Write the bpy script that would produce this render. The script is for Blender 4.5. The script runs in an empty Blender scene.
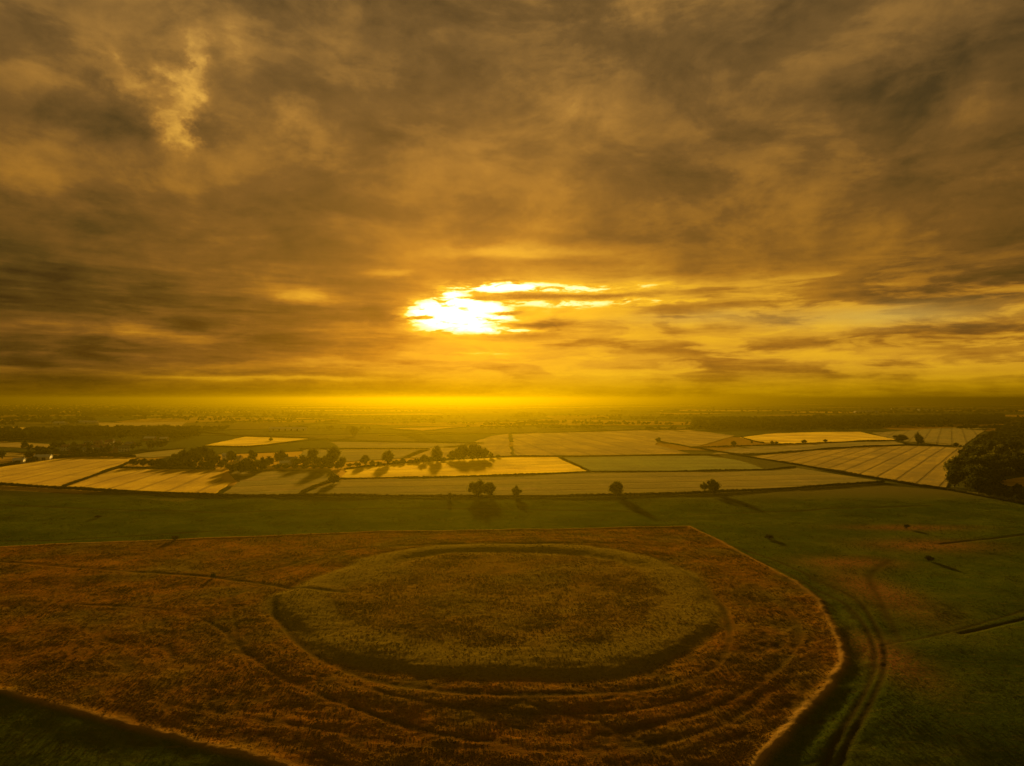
import bpy, math, random
import numpy as np
from mathutils import Vector

S = bpy.context.scene
COL = S.collection
rnd = random.Random(7)
NR = np.random.RandomState(11)
R = math.radians

# ------------------------------------------------------------------ camera
W, HT = 1024, 766
FPX = 667.0
HCAM = 70.0
YH = 399.0
TILT = math.atan((YH - HT / 2) / FPX)
cam_d = bpy.data.cameras.new('camera')
cam_d.sensor_width = 36.0
cam_d.lens = FPX / W * 36.0
cam_d.clip_start = 0.5
cam_d.clip_end = 200000
cam = bpy.data.objects.new('camera', cam_d)
COL.objects.link(cam)
cam.location = (0, 0, HCAM)
cam.rotation_euler = (math.pi / 2 + TILT, 0, 0)
S.camera = cam

def raydir(px, py):
    dx = (px - W / 2) / FPX
    dz = (HT / 2 - py) / FPX
    c, s = math.cos(TILT), math.sin(TILT)
    return Vector((dx, c - s * dz, s + c * dz))

def terrain(y):
    """the hill: level on top, falling away towards the near side"""
    q = np.clip(280.0 - np.asarray(y, dtype=float), 0, 190.0)
    return -0.080 * q ** 3 / (3 * 150.0 ** 2)  # near slope added, tipped from the sun to darken the foreground

def G(px, py, z=0.0):
    """where a photograph point meets the ground"""
    d = raydir(px, py)
    zz = z
    for _ in range(12):
        t = (HCAM - zz) / (-d.z)
        zz = z + float(terrain(d.y * t))
    return (d.x * t, d.y * t)

def azel(px, py):
    d = raydir(px, py).normalized()
    return math.degrees(math.atan2(d.x, d.y)), math.degrees(math.asin(d.z))

SUN_AZ, SUN_EL = azel(452, 314)
EXPO = 1.7
K = 2.0 ** (-EXPO)      # display-linear value -> scene radiance

# ------------------------------------------------------------------ node helper
def lin(c):
    out = []
    for v in c:
        v = v / 255.0
        out.append(v / 12.92 if v <= 0.04045 else ((v + 0.055) / 1.055) ** 2.4)
    return out

class NT:
    def __init__(s, tree):
        s.t = tree
    def n(s, typ, **kw):
        o = s.t.nodes.new(typ)
        for k, v in kw.items():
            setattr(o, k, v)
        return o
    def put(s, sock, v):
        if hasattr(v, 'is_output') or isinstance(v, bpy.types.NodeSocket):
            s.t.links.new(v, sock)
        else:
            if sock.type == 'RGBA' and hasattr(v, '__len__') and len(v) == 3:
                v = tuple(v) + (1.0,)
            sock.default_value = v
    def m(s, op, a, b=None, c=None, clamp=False):
        o = s.n('ShaderNodeMath', operation=op)
        o.use_clamp = clamp
        s.put(o.inputs[0], a)
        if b is not None: s.put(o.inputs[1], b)
        if c is not None: s.put(o.inputs[2], c)
        return o.outputs[0]
    def vm(s, op, a, b=None, out=0):
        o = s.n('ShaderNodeVectorMath', operation=op)
        s.put(o.inputs[0], a)
        if b is not None: s.put(o.inputs[1], b)
        return o.outputs[out]
    def comb(s, x, y, z=0.0):
        o = s.n('ShaderNodeCombineXYZ')
        s.put(o.inputs[0], x); s.put(o.inputs[1], y); s.put(o.inputs[2], z)
        return o.outputs[0]
    def sep(s, v):
        o = s.n('ShaderNodeSeparateXYZ')
        s.put(o.inputs[0], v)
        return o.outputs
    def noise(s, vec, scale, detail=4, rough=0.5, color=False, dist=0.0):
        o = s.n('ShaderNodeTexNoise')
        s.put(o.inputs['Vector'], vec)
        o.inputs['Scale'].default_value = scale
        o.inputs['Detail'].default_value = detail
        o.inputs['Roughness'].default_value = rough
        o.inputs['Distortion'].default_value = dist
        return o.outputs['Color'] if color else o.outputs['Fac']
    def maprange(s, v, a, b, c=0.0, d=1.0, smooth=True):
        o = s.n('ShaderNodeMapRange')
        if smooth: o.interpolation_type = 'SMOOTHSTEP'
        s.put(o.inputs[0], v)
        for i, x in enumerate((a, b, c, d)):
            s.put(o.inputs[i + 1], x)
        return o.outputs[0]
    def mix(s, f, a, b, mode='MIX'):
        o = s.n('ShaderNodeMix', data_type='RGBA', blend_type=mode)
        s.put(o.inputs[0], f); s.put(o.inputs[6], a); s.put(o.inputs[7], b)
        return o.outputs[2]
    def ramp(s, f, elems):
        o = s.n('ShaderNodeValToRGB')
        s.put(o.inputs[0], f)
        e = o.color_ramp.elements
        while len(e) > 1: e.remove(e[-1])
        e[0].position = elems[0][0]; e[0].color = tuple(elems[0][1]) + (1,)
        for p, c in elems[1:]:
            x = e.new(p); x.color = tuple(c) + (1,)
        return o.outputs[0]
    def attr(s, name):
        o = s.n('ShaderNodeAttribute', attribute_name=name)
        return o.outputs['Fac']

# ------------------------------------------------------------------ world sky
world = bpy.data.worlds.new('World')
S.world = world
world.use_nodes = True
wt = world.node_tree
wt.nodes.clear()
N = NT(wt)
tc = N.n('ShaderNodeTexCoord')
D = tc.outputs['Generated']
dx, dy, dz = N.sep(D)
az = N.m('MULTIPLY', N.m('ARCTAN2', dx, dy), 57.29578)
el = N.m('MULTIPLY', N.m('ARCSINE', dz), 57.29578)
# cloud deck seen in perspective
den = N.m('ADD', N.m('MAXIMUM', dz, 0.0), 0.10)
cp = N.comb(N.m('DIVIDE', dx, den), N.m('DIVIDE', dy, den), 0.0)
wn = N.noise(cp, 1.1, 5, 0.55, color=True)
cpw = N.vm('ADD', cp, N.vm('MULTIPLY', N.vm('SUBTRACT', wn, (0.5, 0.5, 0.5)), (0.5, 0.5, 0.0)))
n_big = N.noise(cpw, 0.85, 6, 0.52)
n_fine = N.noise(cpw, 3.2, 9, 0.62)
# domain warp of the angular coordinates
wa = N.noise(N.comb(N.m('MULTIPLY', az, 0.16), N.m('MULTIPLY', el, 0.42), 3.1), 1.0, 8, 0.62, color=True)
wav = N.vm('MULTIPLY', N.vm('SUBTRACT', wa, (0.5, 0.5, 0.5)), (7.5, 3.4, 0.0))
AE = N.vm('ADD', N.comb(az, el, 0.0), wav)            # warped strongly
AE3 = N.vm('ADD', N.comb(az, el, 0.0), N.vm('MULTIPLY', wav, (0.25, 0.25, 0)))
AE2 = N.vm('ADD', N.comb(az, el, 0.0), N.vm('MULTIPLY', wav, (0.45, 0.45, 0)))

def blob(src, px, py, sx, sy, amp, rot=0.0, power=2.0):
    a, e = azel(px, py)
    d = N.vm('SUBTRACT', src, (a, e, 0))
    if rot:
        vr = N.n('ShaderNodeVectorRotate', rotation_type='Z_AXIS')
        N.put(vr.inputs['Vector'], d)
        vr.inputs['Angle'].default_value = R(rot)
        d = vr.outputs[0]
    k = 57.29578 / FPX
    d = N.vm('MULTIPLY', d, (1 / (sx * k), 1 / (sy * k), 0))
    ln = N.vm('LENGTH', d, out=1)
    g = N.m('POWER', 2.71828, N.m('MULTIPLY', N.m('POWER', ln, power), -1.0))
    return N.m('MULTIPLY', g, amp)

ni = N.noise(N.comb(N.m('MULTIPLY', az, 0.10), N.m('MULTIPLY', el, 0.17), 9.0), 1.0, 8, 0.58, dist=0.5)
t = N.m('ADD', 0.415, N.m('MULTIPLY', N.m('SUBTRACT', n_big, 0.5), 0.38))
t = N.m('ADD', t, N.m('MULTIPLY', N.m('SUBTRACT', n_fine, 0.5), 0.15))
t = N.m('ADD', t, N.m('MULTIPLY', N.m('SUBTRACT', ni, 0.5), 0.42))
ni2 = N.noise(N.comb(N.m('MULTIPLY', az, 0.30), N.m('MULTIPLY', el, 0.48), 19.0), 1.0, 9, 0.6, dist=0.3)
t = N.m('ADD', t, N.m('MULTIPLY', N.m('SUBTRACT', ni2, 0.5), 0.20))
AE0 = N.comb(az, el, 0.0)
broad = [(860, 335, 330, 46, 0.11), (640, 310, 170, 34, 0.14), (620, 170, 260, 90, 0.05),  # photo x, y, half widths, value
    (60, 300, 330, 70, -0.085), (130, 95, 190, 100, 0.07),
    (480, 345, 210, 62, 0.27), (820, 360, 380, 46, 0.30), (600, 250, 260, 90, 0.08),
    (1000, 60, 300, 120, -0.04), (460, 325, 80, 45, 0.12), (140, 398, 220, 14, -0.06),
    (0, 398, 260, 22, -0.05),
]
for px, py, sx, sy, a in broad:
    t = N.m('ADD', t, blob(AE0, px, py, sx, sy, a))
# streaky bars low over the horizon
st = N.noise(N.comb(N.m('MULTIPLY', az, 0.085), N.m('MULTIPLY', el, 0.62), 1.7), 1.0, 9, 0.60, dist=0.35)
st2 = N.noise(N.comb(N.m('MULTIPLY', az, 0.10), N.m('MULTIPLY', el, 1.35), 8.2), 1.0, 7, 0.6, dist=0.5)
smask = N.m('MULTIPLY', N.maprange(el, 0.6, 2.2), N.maprange(el, 14.0, 6.0))
t = N.m('ADD', t, N.m('MULTIPLY', smask, N.m('MULTIPLY', N.m('SUBTRACT', st, 0.5), 0.75)))
t = N.m('ADD', t, N.m('MULTIPLY', smask, N.m('MULTIPLY', N.m('SUBTRACT', st2, 0.5), 0.35)))
# crisper edged cloud layers
edge1 = N.noise(N.comb(N.m('MULTIPLY', az, 0.13), N.m('MULTIPLY', el, 0.75), 31.0), 1.0, 9, 0.58, dist=0.5)
edge2 = N.noise(N.comb(N.m('MULTIPLY', az, 0.09), N.m('MULTIPLY', el, 0.20), 43.0), 1.0, 10, 0.60, dist=0.4)
mlow = N.m('MULTIPLY', N.m('MULTIPLY', N.maprange(el, 0.8, 2.5), N.maprange(el, 12.0, 7.0)), N.maprange(az, -9.0, 2.0, 0.35, 1.0))
t = N.m('ADD', t, N.m('MULTIPLY', mlow, N.m('SUBTRACT', N.m('MULTIPLY', N.maprange(edge1, 0.45, 0.60), 0.26), 0.13)))
mhigh = N.maprange(el, 7.0, 14.0)
t = N.m('ADD', t, N.m('MULTIPLY', mhigh, N.m('SUBTRACT', N.m('MULTIPLY', N.maprange(edge2, 0.42, 0.58), 0.09), 0.045)))
det = [
    # breaks high on the left
    (187, 52, 9, 26, 0.26, 0), (155, 92, 42, 13, 0.22, 0), (182, 120, 11, 26, 0.28, 15), (188, 142, 9, 12, 0.20, 0),
    (300, 118, 20, 15, 0.16, 0), (325, 148, 18, 14, 0.12, 0), (240, 38, 20, 34, 0.14, 0), (643, 12, 26, 26, 0.16, 0),
    (125, 130, 45, 28, -0.10, 0), (210, 135, 16, 30, -0.05, 0),
    (60, 60, 40, 26, 0.08, 0), (20, 165, 40, 22, 0.07, 0),
    # small lit edges
    (308, 297, 26, 6, 0.34, 0), (388, 273, 24, 4, 0.30, -3), (505, 254, 66, 6, 0.26, 0), (470, 240, 60, 14, 0.06, 0),
    (145, 331, 75, 5, 0.24, 0), (265, 378, 110, 2.6, 0.02, 0), (585, 120, 40, 20, 0.06, 20),
    # dark bars
    (590, 237, 85, 7, -0.16, 3), (300, 345, 150, 12, -0.12, 0), (140, 290, 190, 16, -0.07, 0), (90, 215, 160, 18, -0.06, -4),
    (200, 245, 220, 14, -0.07, -5), (690, 300, 60, 30, -0.05, 0),
    (330, 320, 70, 12, -0.10, 0),
]
wi = N.noise(N.comb(N.m('MULTIPLY', az, 0.22), N.m('MULTIPLY', el, 0.26), 2.2), 1.0, 8, 0.64, color=True)
AEI = N.vm('ADD', N.comb(az, el, 0.0), N.vm('MULTIPLY', N.vm('SUBTRACT', wi, (0.5, 0.5, 0.5)), (7.0, 7.0, 0.0)))
hi_t = None
for px, py, sx, sy, a, ro in det:
    if py < 170:
        g_ = blob(AEI, px, py, sx, sy, a, ro)
        hi_t = g_ if hi_t is None else N.m('ADD', hi_t, g_)
    else:
        t = N.m('ADD', t, blob(AE2, px, py, sx, sy, a, ro))
t = N.m('ADD', t, N.m('MULTIPLY', N.m('MULTIPLY', hi_t, 0.9), N.maprange(n_fine, 0.35, 0.65, 0.6, 1.5)))
t = N.m('ADD', t, blob(AE3, 265, 378, 100, 2.6, 0.28))
det2 = [(543, 326, 34, 6, -0.55), (560, 344, 60, 5, -0.30), (497, 314, 28, 2.5, -0.9), (560, 296, 75, 3, -0.32), (520, 337, 40, 4, -0.25), (800, 343, 100, 6, -0.26), (788, 316, 30, 6, -0.22),
        (985, 326, 60, 6, -0.18), (670, 330, 60, 4, -0.10),
        (600, 290, 130, 11, 0.30), (545, 310, 60, 8, 0.18), (880, 316, 90, 12, 0.14), (700, 325, 60, 6, 0.14),
        (380, 318, 30, 20, -0.20)]
for px, py, sx, sy, a in det2:
    t = N.m('ADD', t, blob(AE2, px, py, sx, sy, a))
# the break in front of the sun
core = blob(AE2, 454, 314, 46, 15, 1.5, 0, 3.0)
for a_ in ((452, 296, 14, 7, 0.7), (500, 286, 42, 5, 0.75), (575, 288, 90, 4, 0.30), (570, 303, 110, 4, 0.30), (500, 331, 60, 3, 0.45), (475, 354, 50, 1.6, 0.10)):
    core = N.m('ADD', core, blob(AE3, *a_))
cn = N.noise(N.comb(N.m('MULTIPLY', az, 0.42), N.m('MULTIPLY', el, 1.7), 5.5), 1.0, 7, 0.62, dist=0.4)
core = N.m('MULTIPLY', core, N.maprange(cn, 0.36, 0.58, 0.12, 1.15))
t = N.m('SUBTRACT', t, N.m('MULTIPLY', N.m('MAXIMUM', N.m('SUBTRACT', t, 0.80), 0.0), 0.66))
t = N.m('ADD', t, core)
t = N.m('MAXIMUM', t, 0.14)
tcl = N.m('MINIMUM', t, 1.0)
col = N.ramp(tcl, [(0.14, lin((36, 24, 6))), (0.27, lin((70, 50, 14))), (0.43, lin((112, 74, 24))), (0.60, lin((160, 106, 26))),
                   (0.80, lin((208, 150, 36))), (0.93, lin((240, 182, 34))), (1.0, lin((253, 205, 60)))])
# higher up the cloud is greyer, near the horizon deep yellow
grey = N.ramp(tcl, [(0.14, lin((36, 28, 16))), (0.27, lin((68, 50, 24))), (0.43, lin((110, 80, 39))), (0.60, lin((158, 114, 52))),
                    (0.80, lin((216, 162, 72))), (1.0, lin((250, 208, 112)))])
col = N.mix(N.maprange(el, 9.0, 30.0), col, grey)
low = N.ramp(tcl, [(0.14, lin((36, 22, 2))), (0.27, lin((70, 47, 2))), (0.43, lin((112, 76, 2))), (0.60, lin((156, 112, 2))),
                   (0.80, lin((208, 156, 4))), (1.0, lin((250, 200, 30)))])
col = N.mix(N.maprange(el, 3.2, 0.4), col, low)
# physical sky seen through thin places
sky = N.n('ShaderNodeTexSky')
sky.sky_type = 'NISHITA'
sky.sun_disc = False
sky.sun_elevation = R(SUN_EL)
sky.sun_rotation = R(SUN_AZ)
sky.air_density = 2.0
sky.dust_density = 4.0
skyc = N.mix(1.0, sky.outputs[0], (0.060, 0.050, 0.028), 'MULTIPLY')
thin = N.m('ADD', blob(AE2, 880, 316, 80, 9, 0.45), blob(AE2, 700, 318, 70, 7, 0.25))
col = N.mix(N.m('MULTIPLY', thin, 1.0), col, (0.50, 0.38, 0.10, 1))
# over-bright core
over = N.m('MINIMUM', N.m('MAXIMUM', N.m('SUBTRACT', t, 0.97), 0.0), 0.45)
col = N.mix(1.0, col, N.vm('MULTIPLY', N.comb(over, over, over), (3.2, 3.2, 2.4)), 'ADD')
# added amber fill high overhead, out of view, to light the ground
zen_fill = N.maprange(dz, 0.55, 0.95)
col = N.mix(zen_fill, col, N.mix(n_big, (0.08, 0.050, 0.004), (0.20, 0.12, 0.010)))
back = N.maprange(dy, 0.35, -0.5)
col = N.mix(back, col, N.mix(n_big, (0.08, 0.046, 0.006), (0.13, 0.08, 0.01)))
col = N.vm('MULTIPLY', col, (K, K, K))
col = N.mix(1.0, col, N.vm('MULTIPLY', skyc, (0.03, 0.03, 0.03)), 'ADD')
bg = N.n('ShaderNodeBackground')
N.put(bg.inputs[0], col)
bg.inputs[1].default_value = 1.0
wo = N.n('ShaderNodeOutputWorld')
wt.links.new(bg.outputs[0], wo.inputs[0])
world.cycles.sampling_method = 'MANUAL'
world.cycles.sample_map_resolution = 1024

# ------------------------------------------------------------------ sun
sd_ = bpy.data.lights.new('sun', 'SUN')
sd_.energy = 5.0
sd_.angle = R(2.0)
sd_.color = (1.0, 0.58, 0.09)
sun = bpy.data.objects.new('sun', sd_)
COL.objects.link(sun)
sv = Vector((math.sin(R(SUN_AZ)) * math.cos(R(SUN_EL)), math.cos(R(SUN_AZ)) * math.cos(R(SUN_EL)), math.sin(R(SUN_EL))))
sun.rotation_euler = sv.to_track_quat('Z', 'Y').to_euler()
sun.location = (0, 0, 500)

vs = S.view_settings
vs.view_transform = 'Standard'
vs.look = 'None'
vs.gamma = 1.0
vs.use_curve_mapping = False
vs.exposure = EXPO
S.display_settings.display_device = 'sRGB'
S.cycles.max_bounces = 5
S.cycles.diffuse_bounces = 2
S.cycles.glossy_bounces = 2
S.cycles.transmission_bounces = 3
S.cycles.volume_bounces = 0
S.cycles.sample_clamp_indirect = 3.0
S.cycles.use_denoising = True

# ------------------------------------------------------------------ haze settings
HAZE_DENSITY = 2.7e-4
HAZE_COLOR = (0.063, 0.053, 0.0003)
HAZE_G = 0.73

# ------------------------------------------------------------------ mesh helpers
def mesh_np(name, verts, faces, mats, parent=None, smooth=False, matidx=None, hide_link=False):
    verts = np.asarray(verts, dtype=np.float32)
    me = bpy.data.meshes.new(name)
    if isinstance(faces, np.ndarray):
        nf, k = faces.shape
        me.vertices.add(len(verts))
        me.vertices.foreach_set('co', verts.ravel())
        me.loops.add(nf * k)
        me.loops.foreach_set('vertex_index', faces.astype(np.int32).ravel())
        me.polygons.add(nf)
        me.polygons.foreach_set('loop_start', np.arange(0, nf * k, k, dtype=np.int32))
        if matidx is not None:
            me.polygons.foreach_set('material_index', np.asarray(matidx, dtype=np.int32))
        me.update(calc_edges=True)
    else:
        me.from_pydata([tuple(map(float, v)) for v in verts], [], faces)
        if matidx is not None:
            me.polygons.foreach_set('material_index', np.asarray(matidx, dtype=np.int32))
    me.polygons.foreach_set('use_smooth', [smooth] * len(me.polygons))
    for m in (mats if isinstance(mats, (list, tuple)) else [mats]):
        me.materials.append(m)
    if hide_link:
        return me
    o = bpy.data.objects.new(name, me)
    COL.objects.link(o)
    if parent: o.parent = parent
    return o

def tag(o, label=None, cat=None, group=None, kind=None):
    if label: o['label'] = label
    if cat: o['category'] = cat
    if group: o['group'] = group
    if kind: o['kind'] = kind
    return o

def empty(name, loc, rz=0.0):
    o = bpy.data.objects.new(name, None)
    o.empty_display_size = 1
    o.location = loc
    o.rotation_euler = (0, 0, rz)
    COL.objects.link(o)
    return o

# ------------------------------------------------------------------ materials
def new_mat(name):
    m = bpy.data.materials.new(name)
    m.use_nodes = True
    m.node_tree.nodes.clear()
    n = NT(m.node_tree)
    out = n.n('ShaderNodeOutputMaterial')
    return m, n, out

def principled(n, out, col, rough=0.8, spec=0.2, normal=None, sheen=0.0, sheen_tint=(1, 1, 1)):
    p = n.n('ShaderNodeBsdfPrincipled')
    n.put(p.inputs['Base Color'], col)
    n.put(p.inputs['Roughness'], rough)
    n.put(p.inputs['Specular IOR Level'], spec)
    p.inputs['Sheen Weight'].default_value = sheen
    p.inputs['Sheen Roughness'].default_value = 0.45
    p.inputs['Sheen Tint'].default_value = tuple(sheen_tint) + (1,)
    if normal is not None: n.put(p.inputs['Normal'], normal)
    n.t.links.new(p.outputs[0], out.inputs[0])
    return p

def bump(n, h, strength, dist):
    b = n.n('ShaderNodeBump')
    n.put(b.inputs['Height'], h)
    b.inputs['Strength'].default_value = strength
    b.inputs['Distance'].default_value = dist
    return b.outputs[0]

def leaf_mat(name, c1, c2, trans=0.3):
    m, n, out = new_mat(name)
    geo = n.n('ShaderNodeNewGeometry')
    pos = geo.outputs['Position']
    f = n.noise(pos, 0.35, 3, 0.6)
    oi = n.n('ShaderNodeObjectInfo')
    f = n.m('ADD', n.m('MULTIPLY', f, 0.8), n.m('MULTIPLY', oi.outputs['Random'], 0.3))
    c = n.mix(n.maprange(f, 0.3, 0.8), c1, c2)
    d = n.n('ShaderNodeBsdfDiffuse'); n.put(d.inputs[0], c)
    tr = n.n('ShaderNodeBsdfTranslucent'); n.put(tr.inputs[0], n.mix(1.0, c, (1.5, 1.35, 0.6), 'MULTIPLY'))
    mx = n.n('ShaderNodeMixShader'); mx.inputs[0].default_value = trans
    n.t.links.new(d.outputs[0], mx.inputs[1]); n.t.links.new(tr.outputs[0], mx.inputs[2])
    n.t.links.new(mx.outputs[0], out.inputs[0])
    return m

def plain_mat(name, c, rough=0.8, spec=0.2, var=0.15, scale=1.5):
    m, n, out = new_mat(name)
    geo = n.n('ShaderNodeNewGeometry')
    f = n.noise(geo.outputs['Position'], scale, 5, 0.6)
    k = n.maprange(f, 0.25, 0.75, 1 - var, 1 + var)
    principled(n, out, n.vm('MULTIPLY', tuple(c), n.comb(k, k, k)), rough, spec)
    return m

def grass_mat(name, c1, c2, c3, trans=0.2):
    m, n, out = new_mat(name)
    geo = n.n('ShaderNodeNewGeometry')
    x, y, z_ = n.sep(geo.outputs['Position'])
    p = n.comb(x, y, 0)
    f1 = n.noise(p, 0.35, 5, 0.7)
    f2 = n.noise(p, 0.055, 5, 0.62, dist=0.6)
    f3 = n.noise(n.comb(n.m('MULTIPLY', x, 0.5), y, 7), 0.12, 5, 0.65, dist=1.0)
    c = n.mix(n.maprange(f1, 0.35, 0.65), c1, c2)
    c = n.mix(n.m('MULTIPLY', n.maprange(f3, 0.42, 0.60), 0.95), c, c3)
    k = n.maprange(f2, 0.32, 0.68, 0.55, 1.40)
    c = n.vm('MULTIPLY', c, n.comb(k, k, k))
    d = n.n('ShaderNodeBsdfDiffuse'); n.put(d.inputs[0], c)
    tr = n.n('ShaderNodeBsdfTranslucent'); n.put(tr.inputs[0], c)
    mx = n.n('ShaderNodeMixShader'); mx.inputs[0].default_value = trans
    n.t.links.new(d.outputs[0], mx.inputs[1]); n.t.links.new(tr.outputs[0], mx.inputs[2])
    n.t.links.new(mx.outputs[0], out.inputs[0])
    return m

M_LEAF = leaf_mat('leaves_broadleaf', (0.045, 0.050, 0.014), (0.085, 0.085, 0.022))
M_LEAFD = leaf_mat('leaves_dark', (0.022, 0.028, 0.010), (0.050, 0.055, 0.018), 0.2)
M_HEDGE = leaf_mat('leaves_hedge', (0.030, 0.032, 0.010), (0.060, 0.058, 0.018), 0.15)
M_BARK = plain_mat('bark', (0.09, 0.065, 0.045), 0.9)
M_WALLW = plain_mat('render_white', (0.75, 0.70, 0.60), 0.8)
M_WALLB = plain_mat('brick_wall', (0.30, 0.15, 0.09), 0.85)
M_ROOFT = plain_mat('roof_tile', (0.20, 0.085, 0.05), 0.6, 0.4)
M_ROOFS = plain_mat('roof_slate', (0.12, 0.12, 0.125), 0.35, 0.6)
M_ROOFM = plain_mat('roof_sheet_metal', (0.55, 0.53, 0.50), 0.35, 0.7)
M_GLASS = plain_mat('window_glass', (0.03, 0.035, 0.04), 0.1, 0.8, 0.02)
M_WOOD = plain_mat('weathered_wood', (0.16, 0.12, 0.08), 0.85)

# ------------------------------------------------------------------ polylines of the hilltop, read off the photograph
def wpts(pp):
    return np.array([G(x, y) for x, y in pp])

def catmull(P, closed=False, n=8):
    P = np.asarray(P, float)
    m = len(P)
    out = []
    rng = range(m if closed else m - 1)
    for i in rng:
        if closed:
            p0, p1, p2, p3 = P[(i - 1) % m], P[i], P[(i + 1) % m], P[(i + 2) % m]
        else:
            p0, p1, p2, p3 = P[max(i - 1, 0)], P[i], P[i + 1], P[min(i + 2, m - 1)]
        for k in range(n):
            t_ = k / n
            out.append(0.5 * ((2 * p1) + (-p0 + p2) * t_ + (2 * p0 - 5 * p1 + 4 * p2 - p3) * t_ ** 2 + (-p0 + 3 * p1 - 3 * p2 + p3) * t_ ** 3))
    if not closed: out.append(P[-1])
    return np.array(out)

RING = catmull(wpts([(284, 598), (292, 612), (312, 630), (345, 650), (400, 661), (500, 669), (590, 668), (650, 657), (688, 636),
                     (704, 612), (695, 587), (660, 563), (600, 549), (520, 545), (445, 547), (385, 556), (330, 577), (300, 590)]), True, 8)
OUTER = wpts([(-260, 561), (0, 546), (120, 541), (250, 536), (370, 531), (480, 530), (560, 529), (690, 526), (722, 541), (762, 563),
              (800, 583), (822, 600), (832, 620), (846, 645), (850, 663), (835, 688), (800, 725), (765, 768), (650, 980), (420, 860), (285, 770),
              (200, 747), (100, 721), (0, 695), (-260, 640)])

def dist_poly(X, Y, P, closed=False):
    P = np.asarray(P)
    best = np.full(X.shape, 1e9)
    n = len(P)
    for i in range(n if closed else n - 1):
        a, b = P[i], P[(i + 1) % n]
        ab = b - a
        L2 = max(ab @ ab, 1e-9)
        tt = np.clip(((X - a[0]) * ab[0] + (Y - a[1]) * ab[1]) / L2, 0, 1)
        d = (X - a[0] - tt * ab[0]) ** 2 + (Y - a[1] - tt * ab[1]) ** 2
        np.minimum(best, d, out=best)
    return np.sqrt(best)

def inside(X, Y, P):
    P = np.asarray(P)
    c = np.zeros(X.shape, bool)
    n = len(P)
    for i in range(n):
        x1, y1 = P[i]; x2, y2 = P[(i + 1) % n]
        if y1 == y2: continue
        cond = ((y1 > Y) != (y2 > Y)) & (X < (x2 - x1) * (Y - y1) / (y2 - y1) + x1)
        c ^= cond
    return c

def sdist(X, Y, P):
    d = dist_poly(X, Y, P, True)
    return np.where(inside(X, Y, P), d, -d)

# value noise for relief
def vnoise(X, Y, scale, seed):
    rs = np.random.RandomState(seed)
    T = rs.rand(256, 256).astype(np.float32)
    x = X / scale; y = Y / scale
    xi = np.floor(x).astype(int); yi = np.floor(y).astype(int)
    fx = x - xi; fy = y - yi
    fx = fx * fx * (3 - 2 * fx); fy = fy * fy * (3 - 2 * fy)
    a = T[xi & 255, yi & 255]; b = T[(xi + 1) & 255, yi & 255]
    c = T[xi & 255, (yi + 1) & 255]; d = T[(xi + 1) & 255, (yi + 1) & 255]
    return (a * (1 - fx) + b * fx) * (1 - fy) + (c * (1 - fx) + d * fx) * fy

def fbm(X, Y, scale, seed, oct=4, rough=0.5):
    s_ = 0; a = 1; t_ = 0
    for i in range(oct):
        s_ = s_ + a * vnoise(X + 37.7 * i, Y - 11.3 * i, scale / 2 ** i, seed + i)
        t_ += a; a *= rough
    return s_ / t_

def sstep(x, a, b):
    t_ = np.clip((x - a) / (b - a), 0, 1)
    return t_ * t_ * (3 - 2 * t_)

TRACKS = [  # photo points, half width m, depth m
    ([(-200, 545), (0, 561), (100, 570), (210, 577), (285, 587), (345, 594)], 1.5, 0.5),
    ([(222, 578), (270, 570), (310, 559), (355, 548), (400, 545.5), (470, 543.5), (560, 543)], 1.4, 0.4),
    ([(370, 538), (470, 536), (560, 537), (640, 539), (690, 547), (730, 558), (775, 575), (808, 594)], 0.9, 0.22),
    ([(560, 543), (640, 545), (690, 556), (735, 575), (775, 600), (797, 625), (790, 655), (750, 690), (690, 715), (600, 733)], 1.4, 0.22),
    ([(80, 605), (130, 607), (180, 612), (222, 628), (250, 655), (290, 680), (350, 705), (430, 730), (520, 745)], 1.0, 0.26),
    ([(225, 583), (231, 605), (238, 640), (248, 665)], 0.7, 0.15),
    ([(276, 598), (275, 612), (290, 632), (318, 655), (345, 668), (400, 684), (500, 694), (600, 692), (680, 683), (718, 664), (729, 635), (722, 606), (700, 583), (668, 563), (640, 550)], 1.3, 0.36),
    ([(320, 675), (420, 700), (520, 712), (640, 708), (720, 690)], 0.9, 0.18),
    ([(150, 700), (300, 725), (450, 745), (620, 748), (720, 725), (775, 690)], 1.0, 0.18),
    ([(510, 700), (600, 722), (700, 770)], 0.9, 0.15),
]
RUTS = [  # outside the enclosure: a vehicle track of two wheel lines
    [(735, 546), (780, 562), (822, 582), (855, 598), (872, 618), (884, 645), (884, 668), (872, 700), (848, 745), (838, 770), (800, 860)],
    [(728, 549), (775, 567), (815, 588), (846, 604), (863, 622), (874, 647), (874, 668), (862, 698), (836, 742), (824, 770), (784, 860)],
]
FARLINES = [
    ([(690, 514), (760, 512), (850, 508), (930, 506)], 1.6, 0.3), ([(0, 541), (60, 540), (160, 534), (240, 530)], 1.4, 0.3),
    ([(940, 544), (985, 539), (1040, 533)], 1.5, 0.5), ([(960, 632), (1000, 624), (1060, 610)], 0.9, 0.5),
    ([(880, 645), (960, 628), (1060, 600)], 0.6, 0.12), ([(0, 505), (200, 512), (420, 508), (640, 512)], 2.2, 0.15),
    ([(890, 560), (870, 575), (880, 600), (900, 640)], 1.6, 0.12),
]

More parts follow.
